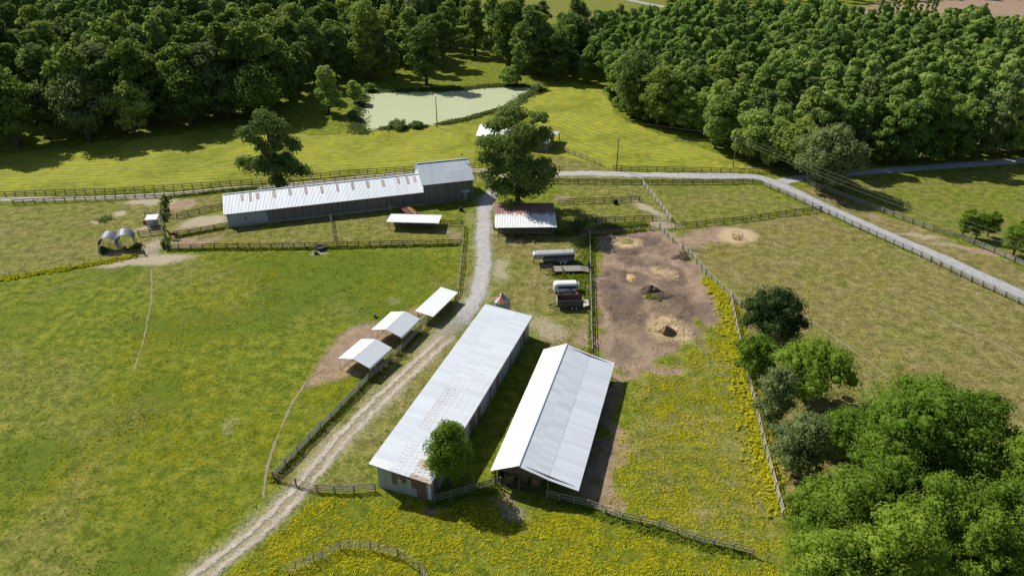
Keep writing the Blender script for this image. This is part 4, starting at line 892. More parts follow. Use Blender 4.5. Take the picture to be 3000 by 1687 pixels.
# ---- kiosk-like feed shed by the weedy fence
kk = empty('feed_shed', G(451, 662), R(8), 'small white and blue feed shed with slanted roof by the weedy fence', 'shed')
MB().box((0, 0, 1.15), (1.7, 1.5, 1.5)).build('wall', M['siding'], kk)
MB().box((-.15, -.77, 1.15), (.85, .04, 1.3)).build('door', plain('pale_door', (0.55, 0.58, 0.6), .5), kk)
MB().box((-.92, 0, .95), (.12, 1.4, 1.1)).build('side_panel', M['white_paint'], kk)
MB().beam((0, -1.05, 2.0), (0, 1.0, 2.35), 2.5, .07).build('roof', M['roof_white'], kk)
for sx in (-.75, .75):
    for sy in (-.65, .65): post(kk, sx, sy, .42, .12)

# ------------------------------------------------------------------ board fences
_post_me = {}; _rail_me = {}
def fence(label, px, mat='wood_dark', h=1.35, rails=3, gap=2.44, thick=0.14, name='board_fence', group='board fences of the farm', world=False):
    P = [Vector(p) for p in px] if world else GP(px)
    root = empty(name, P[0], 0, label, 'fence', group)
    if mat not in _post_me:
        mb = MB().box((0, 0, .5), (1, 1, 1)); _post_me[mat] = mb.mesh('fence_post', M[mat])
        _rail_me[mat] = MB().box((.5, 0, 0), (1, 1, 1)).mesh('fence_rail', M[mat])
    # posts
    nodes = []
    for i in range(len(P) - 1):
        L = (P[i + 1] - P[i]).length; n = max(1, round(L / gap))
        for k in range(n): nodes.append(P[i].lerp(P[i + 1], k / n))
    nodes.append(P[-1])
    nodes = [Vector((p.x, p.y, float(gz(p.x, p.y)))) for p in nodes]
    O = P[0]
    for p in nodes:
        o = link('post', _post_me[mat], root); o.location = p - O - Vector((0, 0, .1))
        o.scale = (thick, thick, h + .1 + random.uniform(-.04, .06)); o.rotation_euler = (random.uniform(-.03, .03), random.uniform(-.03, .03), random.uniform(-.2, .2))
    for a, b in zip(nodes[:-1], nodes[1:]):
        d = b - a; L = d.length; s = Vector((-d.y, d.x, 0)).normalized() * (thick * .5 + .025); rz = math.atan2(d.y, d.x); rp = -math.atan2(d.z, math.hypot(d.x, d.y))
        for k in range(rails):
            z = h * (.97 - k * (.66 / max(1, rails - 1))) - .08
            o = link('rail', _rail_me[mat], root); o.location = a - O + s + Vector((0, 0, z + random.uniform(-.02, .02)))
            o.scale = (L, .045, .15); o.rotation_euler = (0, rp + random.uniform(-.006, .006), rz)
    return root
fence('dark board fence along the far side of the narrow lane, below the hayfield', [(-120, 580), (17, 576), (163, 571), (338, 566), (509, 555), (646, 546), (738, 540), (1023, 512), (1212, 501), (1404, 490)])
fence('dark board fence along the near side of the narrow lane', [(41, 602), (102, 596), (311, 587), (483, 578), (625, 565), (710, 558), (889, 541), (1012, 531), (1213, 514)])
fence('long dark board fence across the top of the green pasture', [(491, 733), (700, 730), (895, 728), (1019, 725), (1213, 721), (1353, 717)])
fence('board fence along the left edge of the driveway', [(1358, 664), (1354, 721), (1346, 799), (1338, 862)], 'wood_grey')
fence('short dark board fence from the feeder shelter to the driveway corner', [(1289, 659), (1356, 662)])
fence('board fence running diagonally past the carports down to the track gate', [(1336, 866), (1234, 968), (1144, 1058), (1078, 1116), (940, 1257), (800, 1402)], 'wood_grey', rails=4)
fence('short pale board fence between the track gate and the rusty barn front', [(930, 1441), (982, 1445), (1038, 1444), (1100, 1439)], 'wood_grey', rails=4)
fence('board fence joining the two big barns at their near ends', [(1272, 1472), (1320, 1460), (1366, 1447), (1415, 1434), (1456, 1423)], 'wood_grey')
fence('long board fence from the hay barn to the bottom right trees', [(1602, 1458), (1638, 1467), (1723, 1487), (1822, 1524), (1930, 1548), (2034, 1587), (2147, 1613), (2204, 1628)], 'wood_grey', thick=.16)
fence('straight sunlit board fence on the left edge of the mud lot', [(1727, 690), (1728, 760), (1729, 860), (1731, 960), (1733, 1040)], 'wood_pale')
fence('dark board fence along the top of the mud lot', [(1620, 684), (1729, 685), (1850, 677), (1903, 672)])
fence('dark board fence above the narrow grass strip beside the open shed', [(1655, 655), (1745, 654), (1830, 650), (1912, 647)])
fence('short dark fence with a black trough leaning on it, right of the oak', [(1637, 599), (1680, 597), (1770, 594), (1873, 590)])
fence('short sunlit cross fence inside the narrow grass strip', [(1746, 650), (1758, 667)], 'wood_pale', gap=2.0)
fence('four-rail dark fence along the near side of the upper driveway', [(1600, 537), (1668, 538), (1850, 540), (2000, 540), (2205, 538), (2230, 543)], rails=4)
fence('sunlit board fence slanting down between two right-hand paddocks', [(1880, 540), (1920, 588), (1966, 650)], 'wood_pale', rails=4)
fence('board fence from the mud lot gateway to the road corner', [(1978, 671), (2040, 663), (2200, 645), (2402, 620)])
fence('board fence along the near edge of the gravel road', [(2230, 543), (2303, 574), (2404, 620), (2493, 662), (2590, 705), (2695, 754), (2811, 809), (2941, 870), (3060, 925)], 'wood_grey', rails=4, thick=.16)
fence('board fence along the far edge of the gravel road', [(2365, 541), (2435, 567), (2505, 594), (2730, 678), (2819, 703), (2939, 754), (3060, 812)], 'wood_grey', rails=4)
fence('dark fence along the far side of the upper driveway', [(1795, 499), (2000, 504), (2221, 509), (2320, 504)])
fence('board fence from the back barn down to the wire gap', [(1645, 441), (1700, 463), (1761, 486)], 'wood_grey')
fence('short sunlit fence at the top right corner of the mud lot', [(1933, 672), (1968, 709)], 'wood_pale')
fence('sunlit board fence between the mud lot and the dry paddock', [(1998, 733), (2014, 744), (2066, 804), (2117, 853), (2168, 897)], 'wood_pale', thick=.16)
fence('sunlit board fence running down beside the bottom right trees', [(2135, 862), (2161, 993), (2202, 1162), (2239, 1320), (2291, 1516)], 'wood_pale', thick=.16)
fence('weed-grown fence between the arch paddock and the barn strip', [(483, 579), (481, 612), (479, 648)], 'wood_grey')
fence('board fence from the weedy fence to the pasture corner', [(474, 650), (476, 686), (482, 705), (489, 733)], 'wood_grey')
fence('upper short dark fence at the left end of the long barn', [(520, 640), (585, 626), (656, 609)])
fence('lower short dark fence at the left end of the long barn', [(520, 694), (590, 682), (668, 667)])
fence('short dark fence between the arch shelters and the weedy fence', [(408, 692), (476, 684)])
fence('short dark panel fence beside the pasture gateway', [(388, 750), (424, 747)])
fence('cross fence dividing the grass strip in front of the long barn', [(968, 640), (974, 676), (980, 706)], 'wood_grey')
fence('short dark fence behind the feed shed', [(428, 640), (474, 634)])

def wire_fence(label, px, gap=2.6, h=1.2):
    P = GP(px); root = empty('wire_fence', P[0], 0, label, 'fence', 'wire fences of the farm'); nodes = []
    for i in range(len(P) - 1):
        n = max(1, round((P[i + 1] - P[i]).length / gap)); nodes += [P[i].lerp(P[i + 1], k / n) for k in range(n)]
    nodes.append(P[-1])
    me_ = MB().tube([(0, 0, -.1), (0, 0, h)], .045, 5).mesh('wire_post', M['wood_grey'])
    for p in nodes: o = link('post', me_, root); o.location = p - P[0]
    for k in range(3): MB().tube([p - P[0] + Vector((0, 0, h * (.95 - .3 * k))) for p in nodes], .012, 4).build('wire', M['steel'], root)
wire_fence('wire fence grown over with yellow weeds at the left paddock edge', [(388, 750), (250, 776), (120, 797), (-60, 826)])
wire_fence('short wire fence between the back barn fence and the driveway', [(1761, 486), (1795, 500)], 1.6)
wire_fence('short wire fence leaving the left picture edge beside the lane', [(41, 602), (-80, 596)], 1.6)
wire_fence('short wire fence at the foot of the bottom right trees', [(2204, 1628), (2290, 1660)], 1.6)

def gate(label, a, b, h=1.25, mat='steel', bars=5, ups=3, name='field_gate', group='tubular field gates'):
    root = empty(name, a, math.atan2(b.y - a.y, b.x - a.x), label, 'gate', group); L = (b - a).length; r = .035
    MB().tube([(0, 0, .15), (0, 0, h), (L, 0, h), (L, 0, .15), (0, 0, .15)], r, 6).build('frame', M[mat], root)
    for k in range(bars - 2):
        z = .15 + (h - .15) * (k + 1) / (bars - 1); MB().tube([(0, 0, z), (L, 0, z)], r * .8, 5).build('bar', M[mat], root)
    for k in range(ups): x = L * (k + 1) / (ups + 1); MB().tube([(x, 0, .15), (x, 0, h)], r * .8, 5).build('upright', M[mat], root)
    MB().box((-.1, 0, .72), (.16, .16, 1.5)).build('gate_post', M['wood_grey'], root)
    return root
gate('rusty tube gate closing the track, left leaf', G(803, 1404), G(868, 1424), 1.3, 'rust', ups=3)
gate('rusty tube gate closing the track, right leaf', G(870, 1425), G(927, 1441), 1.3, 'rust', ups=2)
gate('thin metal gate at the pasture gateway near the arch shelters', G(424, 743), G(478, 727), 1.25, 'steel')
gate('small dark gate at the top right corner of the mud lot', G(1904, 673), G(1931, 671), 1.35, 'dark_steel', ups=1)
gate('metal gate standing open at the sandy gateway', G(1912, 646), G(1958, 648), 1.2, 'steel')
gate('thin metal gate across the sandy gap beside the mud lot', G(1934, 669), G(1976, 669), 1.2, 'steel')
gate('metal gate swung open into the dry paddock', G(2000, 728), G(2053, 737), 1.2, 'steel')
gate('metal gate standing open above the black trough fence', G(1873, 588), G(1837, 577), 1.2, 'steel')
gate('tube gate hung inside the near end of the hay barn', b2.matrix_basis @ Vector((.7, -1.2, 0)), b2.matrix_basis @ Vector((.5, -7.2, 0)), 1.3, 'dark_steel')
gate('thin metal gate between the short fences at the long barn end', G(492, 640), G(518, 640), 1.2, 'steel')
gate('metal gate beside the feed shed', G(437, 672), G(472, 660), 1.2, 'steel')

# round pen of tube panels at the bottom edge
RP = [(825, 1690), (842, 1680), (921, 1648), (998, 1609), (1087, 1610), (1166, 1631), (1231, 1674), (1256, 1712), (1262, 1760)]
rp = empty('round_pen', G(1040, 1700), 0, 'round pen of rusty tube panels at the bottom picture edge', 'pen')
RPw = GP(RP[1:])
for i, (a, b) in enumerate(zip(RPw[:-1], RPw[1:])):
    pr_ = empty('panel', a - rp.location); pr_.parent = rp; d = b - a; pr_.rotation_euler = (0, 0, math.atan2(d.y, d.x)); L = d.length - .06; h = 1.55
    MB().tube([(0.03, 0, .05), (0.03, 0, h), (L, 0, h), (L, 0, .05)], .04, 6).build('panel_frame', M['rust'] if i % 2 else M['wood_grey'], pr_)
    for k in range(5): MB().tube([(0, 0, .25 + k * .26), (L, 0, .25 + k * .26)], .028, 5).build('bar', M['wood_grey'], pr_)
    for k in (1, 2): MB().tube([(L * k / 3, 0, .1), (L * k / 3, 0, h)], .03, 5).build('upright', M['rust'], pr_)
# small pen behind the tall barn
sp = empty('cattle_pen', G(1408, 520), 0, 'small rusty panel pen between the tall barn end and the oak', 'pen')
SPw = [G(1386, 512), G(1412, 514), G(1404, 524), G(1428, 541), G(1450, 535)]
for i, (a, b) in enumerate(zip(SPw[:-1], SPw[1:])):
    d = b - a; pr_ = empty('panel', a - sp.location, math.atan2(d.y, d.x)); pr_.parent = sp; L = d.length - .05
    MB().tube([(0, 0, .05), (0, 0, 1.5), (L, 0, 1.5), (L, 0, .05)], .045, 5).build('panel_frame', M['rust'], pr_)
    for k in range(4): MB().tube([(0, 0, .3 + k * .3), (L, 0, .3 + k * .3)], .03, 5).build('bar', M['rust'], pr_)

# ------------------------------------------------------------------ power poles and wires
def pole(label, px, py, topy, arm=False, transformer=False):
    b = G(px, py); H = height_to(b, topy); o = empty('utility_pole', b, 0, label, 'pole', 'utility poles')
    MB().tube([(0, 0, -.2), (0, 0, H * .5), (0, 0, H)], [.17, .14, .11], 8).build('pole_shaft', M['pole_wood'], o)
    if arm: MB().beam((-.7, 0, H - .5), (.7, 0, H - .5), .1, .12).build('crossarm', M['pole_wood'], o)
    if transformer:
        t_ = empty('transformer', (-.35, -.1, H - 2.3)); t_.parent = o
        MB().lathe([(.02, 0), (.26, 0), (.27, .1), (.27, .75), (.2, .85), (.02, .87)], 14).build('tank', M['frame_grey'], t_); MB().lathe([(.05, .87), (.06, 1.05), (.01, 1.1)], 8).build('bushing', M['white_paint'], t_)
    MB().lathe([(.05, 0), (.06, .1), (.02, .2)], 8, (0, 0, H)).build('insulator', M['window_dark'], o)
    return b, H
p1 = pole('lone wooden pole standing in front of the duckweed pond', 1281, 375, 284)
p2 = pole('thin wooden pole beside the fence above the driveway', 1806, 498, 408)
p3 = pole('wooden pole with grey transformer at the hayfield corner', 2147, 489, 390, False, True)
def wire(label, a, b, sag, r=.02):
    P = [a.lerp(b, k / 24) - Vector((0, 0, sag * 4 * (k / 24) * (1 - k / 24))) for k in range(25)]
    o = empty('power_line', a, 0, label, 'power line', 'overhead wires'); MB().tube([p - a for p in P], r, 4).build('wire', M['frame_grey'], o)
T3 = p3[0] + Vector((0, 0, p3[1])); far = G(2990, 880) + Vector((6, -8, 11.5))
for k, nm in enumerate(('topmost overhead wire running from the transformer pole to the right edge', 'middle overhead wire running from the transformer pole to the right edge', 'lowest overhead wire running from the transformer pole to the right edge')):
    wire(nm, T3 - Vector((0, 0, .3 + .9 * k)), far - Vector((0, 0, .9 * k)), 1.2)
T1 = p1[0] + Vector((0, 0, p1[1])); T2 = p2[0] + Vector((0, 0, p2[1]))
wire('overhead wire from the transformer pole along the foot of the right wood', T3 - Vector((0, 0, .6)), T3 + Vector((-60, 34, -1)), .8)
wire('overhead wire between the two poles above the driveway', T3 - Vector((0, 0, 1.2)), T2, .7)

# ------------------------------------------------------------------ trailers
def wheel(parent, x, y, r=.36, w=.22):
    wv = empty('wheel', (x, y, r)); wv.parent = parent; wv.rotation_euler = (math.pi / 2, 0, 0)
    MB().lathe([(r * .55, -w / 2), (r * .95, -w / 2), (r, -w / 3), (r, w / 3), (r * .95, w / 2), (r * .55, w / 2)], 18).build('tyre', M['black_rubber'], wv, True)
    MB().lathe([(.02, -w * .3), (r * .5, -w * .3), (r * .58, -w / 2), (r * .58, w / 2), (r * .5, w * .3), (.02, w * .3)], 14).build('rim', M['white_paint'], wv, True)
# gooseneck stock trailer, nose to the left
hb = G(1682, 774); ha = G(1592, 778); tr = empty('gooseneck_trailer', G(1637, 775), ang(ha, hb), 'long gooseneck stock trailer with white rounded roof', 'trailer')
x0, x1, w = -3.15, 3.2, 2.1; yc = 1.05
prof = [(x0, .5), (x1, .5), (x1, 2.2), (x0 - 1.9, 2.2), (x0 - 1.95, 1.5), (x0, 1.35)]
MB().prism(prof, yc - w / 2, yc + w / 2).build('body', M['trailer_grey'], tr, bevel=.05)
mb = MB(); nrow = 7; V = []; F = []
cs = [(-w / 2 - .02, 2.12), (-w / 2 + .04, 2.36), (-w / 2 + .3, 2.52), (0, 2.58), (w / 2 - .3, 2.52), (w / 2 - .04, 2.36), (w / 2 + .02, 2.12)]
stations = [(x0 - 2.15, .55, 0.75), (x0 - 2.05, .85, .9), (x0 - 1.7, .98, .97), (x0 - 1.0, 1, 1), (0, 1, 1), (x1 - .1, 1, 1), (x1 + .04, .97, .96)]
for (x, sy, sz) in stations:
    for (y, z) in cs: V.append((x, yc + y * sy, 2.0 + (z - 2.0) * sz))
for i in range(len(stations) - 1):
    for k in range(len(cs) - 1): F.append((i * 7 + k, i * 7 + k + 1, i * 7 + k + 8, i * 7 + k + 7))
F += [tuple(range(7)), tuple(range(48, 41, -1))]
MB().add(V, F).build('roof', M['trailer_white'], tr, True)
MB().box((x0 - .9, yc, 1.78), (1.95, w + .02, .62)).build('nose', M['trailer_white'], tr, bevel=.12)
for k in range(6): MB().box((x0 + .75 + k * 1.02, yc - w / 2 - .03, 1.9), (.06, .05, .4)).build('window_bar', M['trailer_grey'], tr)
MB().box((x0 + 3.2, yc - w / 2 - .015, 1.9), (6.0, .03, .34)).build('slat_opening', M['window_dark'], tr)
MB().box((x0 + 3.2, yc - w / 2 - .02, 1.15), (6.2, .03, .10)).build('side_rib', M['trailer_white'], tr)
for sy in (-1, 1):
    for xx in (.4, 1.3): wheel(tr, xx, yc + sy * (w / 2 + .02), .38)
    MB().prism([(-.15, .78), (0, .92), (1.7, .92), (1.85, .78), (1.85, .72), (-.15, .72)], yc + sy * (w / 2 + .16) - .16, yc + sy * (w / 2 + .16) + .14).build('fender', M['trailer_white'], tr)
MB().tube([(x0 - 1.9, yc, 0.05), (x0 - 1.9, yc, 1.6)], .07, 8).build('jack', M['dark_steel'], tr)
MB().box((x0 - 1.0, yc, 2.62), (.5, .4, .1)).build('roof_vent', M['white_paint'], tr)
MB().box((1.2, yc + .1, 2.62), (.2, .2, .14)).build('roof_vent', M['dark_steel'], tr)
# flatbed gooseneck
fa = G(1622, 796, .85); fb = G(1695, 794, .85); ft = empty('flatbed_trailer', Vector((*(fa.xy), 0)), ang(fa, fb), 'weathered wooden flatbed gooseneck trailer in tall grass', 'trailer')
wD, LD = 2.3, 5.6
for k in range(10):
    MB().box((LD / 2 + .0, wD * (k + .5) / 10, .86 + .006 * (k % 2)), (LD, wD / 10 - .015, .06)).build('deck_plank', M['wood_grey'], ft)
for k in range(8): MB().beam((LD + .05, wD * (k + .5) / 8, .84), (LD + 1.75, wD * (k + .5) / 8, .45), wD / 8 - .06, .05).build('dovetail_slat', M['wood_grey'], ft)
MB().box((LD / 2, .03, .76), (LD, .08, .16)).box((LD / 2, wD - .03, .76), (LD, .08, .16)).build('side_beam', M['dark_steel'], ft)
for yy in (.35, wD - .35):
    MB().beam((.1, yy, .8), (-.35, yy * .6 + .46, 1.75), .1, .14).beam((-.35, yy * .6 + .46, 1.75), (-2.6, wD / 2 + (yy - wD / 2) * .15, 1.45), .1, .14).beam((.1, yy, .75), (-2.4, wD / 2 + (yy - wD / 2) * .2, 1.25), .08, .1).build('gooseneck', M['dark_steel'], ft)
MB().tube([(-2.5, wD / 2, .3), (-2.5, wD / 2, 1.6)], .07, 8).build('coupler', M['dark_steel'], ft)
for yy in (.25, wD - .25): MB().tube([(-.1, yy, .0), (-.1, yy, .9)], .06, 6).build('jack_leg', M['dark_steel'], ft)
for sy in (-.12, wD + .12):
    for xx in (3.0, 3.95): wheel(ft, xx, sy, .36)
for yy in (.3, wD - .3): MB().beam((LD + 1.7, yy, .45), (LD + 1.85, yy, 1.7), .35, .06).build('loading_ramp', M['dark_steel'], ft)
# small white horse trailer with a blue band
sa = G(1624, 862); sb = G(1689, 860); ht = empty('horse_trailer', G(1656, 861), ang(sa, sb), 'small white horse trailer with dark blue side band and spare wheel', 'trailer')
hL_ = 2.15; w = 1.8; yc = .95
mb = MB(); st = [(-hL_, .9, .80), (-hL_ + .25, .97, .95), (-hL_ + .7, 1, 1), (hL_ - .05, 1, 1), (hL_, .98, .99)]
cs = [(-w / 2, .45), (-w / 2, 1.75), (-w / 2 + .12, 2.02), (-w / 2 + .4, 2.16), (0, 2.22), (w / 2 - .4, 2.16), (w / 2 - .12, 2.02), (w / 2, 1.75), (w / 2, .45)]
V = []; F = []; m = len(cs)
for (x, sy, sz) in st: V += [(x, yc + y * sy, .45 + (z - .45) * sz) for y, z in cs]
for i in range(len(st) - 1):
    for k in range(m): F.append((i * m + k, i * m + (k + 1) % m, (i + 1) * m + (k + 1) % m, (i + 1) * m + k))
F += [tuple(range(m)), tuple(range(len(V) - 1, len(V) - m - 1, -1))]
mb.add(V, F).build('body', M['white_paint'], ht, False, .03)
for sy in (-1, 1): MB().box((.3, yc + sy * (w / 2 + .012), 1.38), (3.5, .03, .52)).build('blue_band', M['blue_stripe'], ht)
for sy in (-1, 1):
    for xx in (.1, .95): wheel(ht, xx, yc + sy * (w / 2 + .05), .34)
    MB().prism([(-.45, .74), (-.3, .86), (1.3, .86), (1.45, .74), (1.45, .70), (-.45, .70)], yc + sy * (w / 2 + .12) - .12, yc + sy * (w / 2 + .12) + .1).build('fender', M['white_paint'], ht)
spare = empty('spare_wheel', (1.05, yc - w / 2 - .1, 1.2)); spare.parent = ht; spare.rotation_euler = (math.pi / 2, 0, 0)
MB().lathe([(.18, -.1), (.31, -.1), (.33, 0), (.31, .1), (.18, .1)], 16).build('tyre', M['black_rubber'], spare, True); MB().lathe([(.02, .04), (.19, .06), (.19, -.06), (.02, -.04)], 12).build('rim', M['white_paint'], spare, True)
MB().beam((-hL_, yc - .5, .5), (-hL_ - 1.1, yc, .45), .08, .1).beam((-hL_, yc + .5, .5), (-hL_ - 1.1, yc, .45), .08, .1).build('drawbar', M['dark_steel'], ht)
MB().beam((hL_ + .02, yc, .45), (hL_ + .5, yc, 1.75), w - .1, .06, (1, 0, 0)).build('tailgate', M['trailer_white'], ht)
# high-sided dump trailer
da = G(1634, 908); db = G(1706, 907); dt = empty('dump_trailer', G(1670, 908), ang(da, db), 'high-sided brown dump trailer with its ramp lowered', 'trailer')
hL_ = 2.35; w = 2.1; yc = 1.05; z0, z1 = .65, 1.95
M['slat_brown'] = plain('brown_panel', (0.10, 0.085, 0.075), .75, var=.4, scale=2); M['bed_rust'] = plain('rusted_bed', (0.12, 0.088, 0.075), .85, .1, var=.45, scale=1.6)
MB().box((0, yc, z0), (2 * hL_, w, .1)).build('bed_floor', M['bed_rust'], dt)
for sy in (-1, 1):
    for k in range(6):
        xx = -hL_ + 2 * hL_ * (k + .5) / 6; MB().box((xx, yc + sy * w / 2, (z0 + z1) / 2 + .05), (2 * hL_ / 6 - .05, .06, z1 - z0)).build('side_panel', M['slat_brown'] if sy < 0 else M['bed_rust'], dt)
    for k in range(7): MB().box((-hL_ + 2 * hL_ * k / 6, yc + sy * (w / 2 + .04), (z0 + z1) / 2 + .06), (.07, .08, z1 - z0 + .06)).build('stake', M['dark_steel'], dt)
MB().box((-hL_, yc, (z0 + z1) / 2 + .1), (.06, w, z1 - z0 + .05)).build('front_panel', M['trailer_white'], dt)
for k in range(5): MB().beam((hL_ + .05, yc - w / 2 + w * (k + .5) / 5, z0), (hL_ + 1.15, yc - w / 2 + w * (k + .5) / 5, .95), w / 5 - .03, .05).build('ramp_plank', M['wood_pale'], dt)
MB().beam((-hL_, yc - .6, .6), (-hL_ - 1.5, yc, .5), .1, .12).beam((-hL_, yc + .6, .6), (-hL_ - 1.5, yc, .5), .1, .12).build('drawbar', M['dark_steel'], dt)
MB().tube([(-hL_ - 1.3, yc, 0), (-hL_ - 1.3, yc, .8)], .05, 6).build('jack', M['dark_steel'], dt)
for sy in (-1, 1):
    for xx in (.35, 1.15): wheel(dt, xx, yc + sy * (w / 2 + .0), .35)
# scrap heap behind it
sc = empty('scrap_heap', G(1668, 876), 0, 'heap of black and red scrap between the white trailer and the dump trailer', 'scrap')
for k in range(34):
    a = random.uniform(0, 6.28); r_ = random.random() ** .6; q = Vector((2.0 * r_ * math.cos(a), .8 * r_ * math.sin(a) + .2, random.uniform(.2, 1.3) * (1 - .5 * r_)))
    d = Vector((random.uniform(-1, 1), random.uniform(-1, 1), random.uniform(-.5, .6))).normalized() * random.uniform(.3, .9)
    MB().beam(q - d, q + d, random.uniform(.06, .3), random.uniform(.05, .16)).build('scrap_piece', (M['dark_steel'], M['red_paint'], M['rust'], M['dark_steel'], M['steel'])[k % 5], sc)
for k in range(3): MB().lathe([(.2, -.1), (.34, -.1), (.36, 0), (.34, .1), (.2, .1)], 14, (-1.2 + k * 1.1, .3, .9)).build('old_tyre', M['black_rubber'], sc)
rb = empty('rusty_boom', G(1654, 822) + Vector((0, 1.8, 0)), 0, 'rusty implement arm in weeds behind the small white trailer', 'implement')
MB().beam((-.1, -.6, .4), (-.45, 1.4, 1.5), .12, .16).build('arm', M['rust'], rb); MB().beam((.3, -.6, .3), (-.3, 1.3, 1.45), .1, .12).build('brace', M['rust'], rb); MB().lathe([(.18, 0), (.42, .02), (.42, .14), (.18, .16)], 14, (0, -.3, .1)).build('wheel_disc', M['rust'], rb)

# ------------------------------------------------------------------ smaller things
pl = empty('pipe_pile', G(1189, 624), 0, 'rust-red and yellow pipes laid side by side behind the feeder shelter', 'pipes')
for k in range(5):
    a = G(1168 + k * 9.0, 603 + k * 1.3, 1.0); b = G(1194 + k * 8, 627, .55)
    MB().tube([a - pl.location, b - pl.location], .17, 10).build('pipe', M['pipe_yellow'] if k == 3 else M['pipe_rust'], pl)
for q, z_ in ((.2, .62), (.8, .2)):
    a = G(1168, 603, 1.0).lerp(G(1194, 627, .55), q); b = G(1204, 608, 1.0).lerp(G(1226, 627, .55), q); a.z -= .25; b.z -= .25
    MB().beam(a - pl.location, b - pl.location, .12, .12).build('support_beam', M['inner_wood'], pl)
    for e in (a, b): MB().box((e.x - pl.location.x, e.y - pl.location.y, e.z / 2), (.12, .12, e.z)).build('support_leg', M['inner_wood'], pl)
gp = empty('metal_post', G(1145, 627), 0, 'thin pale metal post left of the pipe pile', 'post'); MB().tube([(0, 0, 0), (0, 0, 2.1)], .06, 7).build('shaft', M['frame_grey'], gp); MB().box((-.1, 0, 2.0), (.35, .12, .2)).build('bracket', M['frame_grey'], gp)
def tub(name, label, loc, r, h, mat, cat='trough', flare=1.1, wall=.05, inner=None):
    o = empty(name, loc, 0, label, cat)
    MB().lathe([(.01, .0), (r, 0), (r * flare, h * .97), (r * flare, h), (r * flare - wall, h), (r - wall, .12), (.01, .12)], 22).build('shell', mat, o, True)
    MB().lathe([(r * flare - wall, h), (r * flare + .03, h + .015), (r * flare + .03, h - .04)], 22).build('rim', mat, o)
    if inner: MB().lathe([(.01, h * .75), (r * flare - wall - .01, h * .75)], 22).build('water', inner, o)
    return o
M['tub_green'] = plain('dark_green_tub', (0.03, 0.06, 0.06), .5, var=.2); M['water'] = plain('trough_water', (0.05, 0.08, 0.09), .08, var=.1, spec=.6)
tub('water_trough', 'dark green round water trough set in the pasture fence', G(941, 731), .85, .7, M['tub_green'], inner=M['water'])
wb = empty('salt_box', G(926, 743), R(20), 'small dark box lying on a pale patch by the pasture trough', 'box'); MB().box((0, 0, .22), (.85, .6, .4)).build('box_body', M['dark_steel'], wb, bevel=.03); MB().box((0, 0, .45), (.9, .65, .05)).build('lid', M['trailer_grey'], wb)
st_ = empty('tree_stump', G(1351, 619), 0, 'black stump standing in the yard between the tall barn and feeder shelter', 'stump')
MB().lathe([(.52, -.05), (.46, .1), (.40, .4), (.38, .75), (.42, .98), (.36, 1.05), (.01, 1.02)], 12).build('stump_body', M['black_rubber'], st_)
for k in range(5): MB().tube([(.35 * math.cos(k * 1.26), .35 * math.sin(k * 1.26), .3), (.75 * math.cos(k * 1.26), .75 * math.sin(k * 1.26), .0)], [.13, .04], 5).build('root', M['black_rubber'], st_)
bt = empty('tire_trough', G(1803, 598), 0, 'black rubber trough on its edge against the short dark fence', 'trough'); bt.rotation_euler = (R(70), 0, R(10)); bt.location.z = .55
MB().lathe([(.2, -.25), (.55, -.28), (.62, -.1), (.62, .12), (.5, .28), (.2, .25)], 18).build('rubber_ring', M['black_rubber'], bt); MB().lathe([(.01, -.1), (.24, -.1)], 14).build('base_disc', M['black_rubber'], bt)
br = empty('steel_drum', G(1449, 672), 0, 'rusty steel drum at the left corner of the open shed', 'drum'); MB().lathe([(.01, 0), (.32, 0), (.33, .3), (.345, .32), (.33, .34), (.33, .62), (.345, .64), (.33, .66), (.32, .95), (.30, .95), (.01, .93)], 18).build('drum_shell', M['rust'], br); MB().lathe([(.05, .94), (.05, .98), (.01, .98)], 8, (.15, 0, 0)).build('bung', M['dark_steel'], br)
hr_ = empty('old_harrow', G(1526, 712), 0, 'rusty old harrow lying in the dirt before the open shed', 'implement')
for k in range(4): MB().tube([(-1.2 + k * .5, -.4, .15), (-.9 + k * .6, .6, .45)], .05, 5).build('tine_bar', M['rust'], hr_)
MB().tube([(-1.5, 0, .3), (0, .15, .55), (1.6, .2, .3)], .06, 6).build('main_beam', M['rust'], hr_)
for k in range(6): MB().tube([(-1.2 + k * .5, .05, .35), (-1.25 + k * .5, -.1, .0)], .03, 4).build('tine', M['rust'], hr_)
MB().tube([(0, .1, .5), (.3, -1.4, .2)], .05, 5).build('drawbar', M['rust'], hr_)
pk_ = empty('broken_implement', G(1563, 712), 0, 'small grey implement frame right of the rusty harrow', 'implement')
MB().tube([(-.4, 0, 0), (0, .1, .7), (.5, 0, .05)], .05, 5).build('frame', M['steel'], pk_); MB().tube([(0, .1, .7), (0, -.6, .1)], .04, 5).build('strut', M['steel'], pk_); MB().tube([(-.3, .1, .3), (.35, .1, .35)], .04, 5).build('crossbar', M['rust'], pk_)
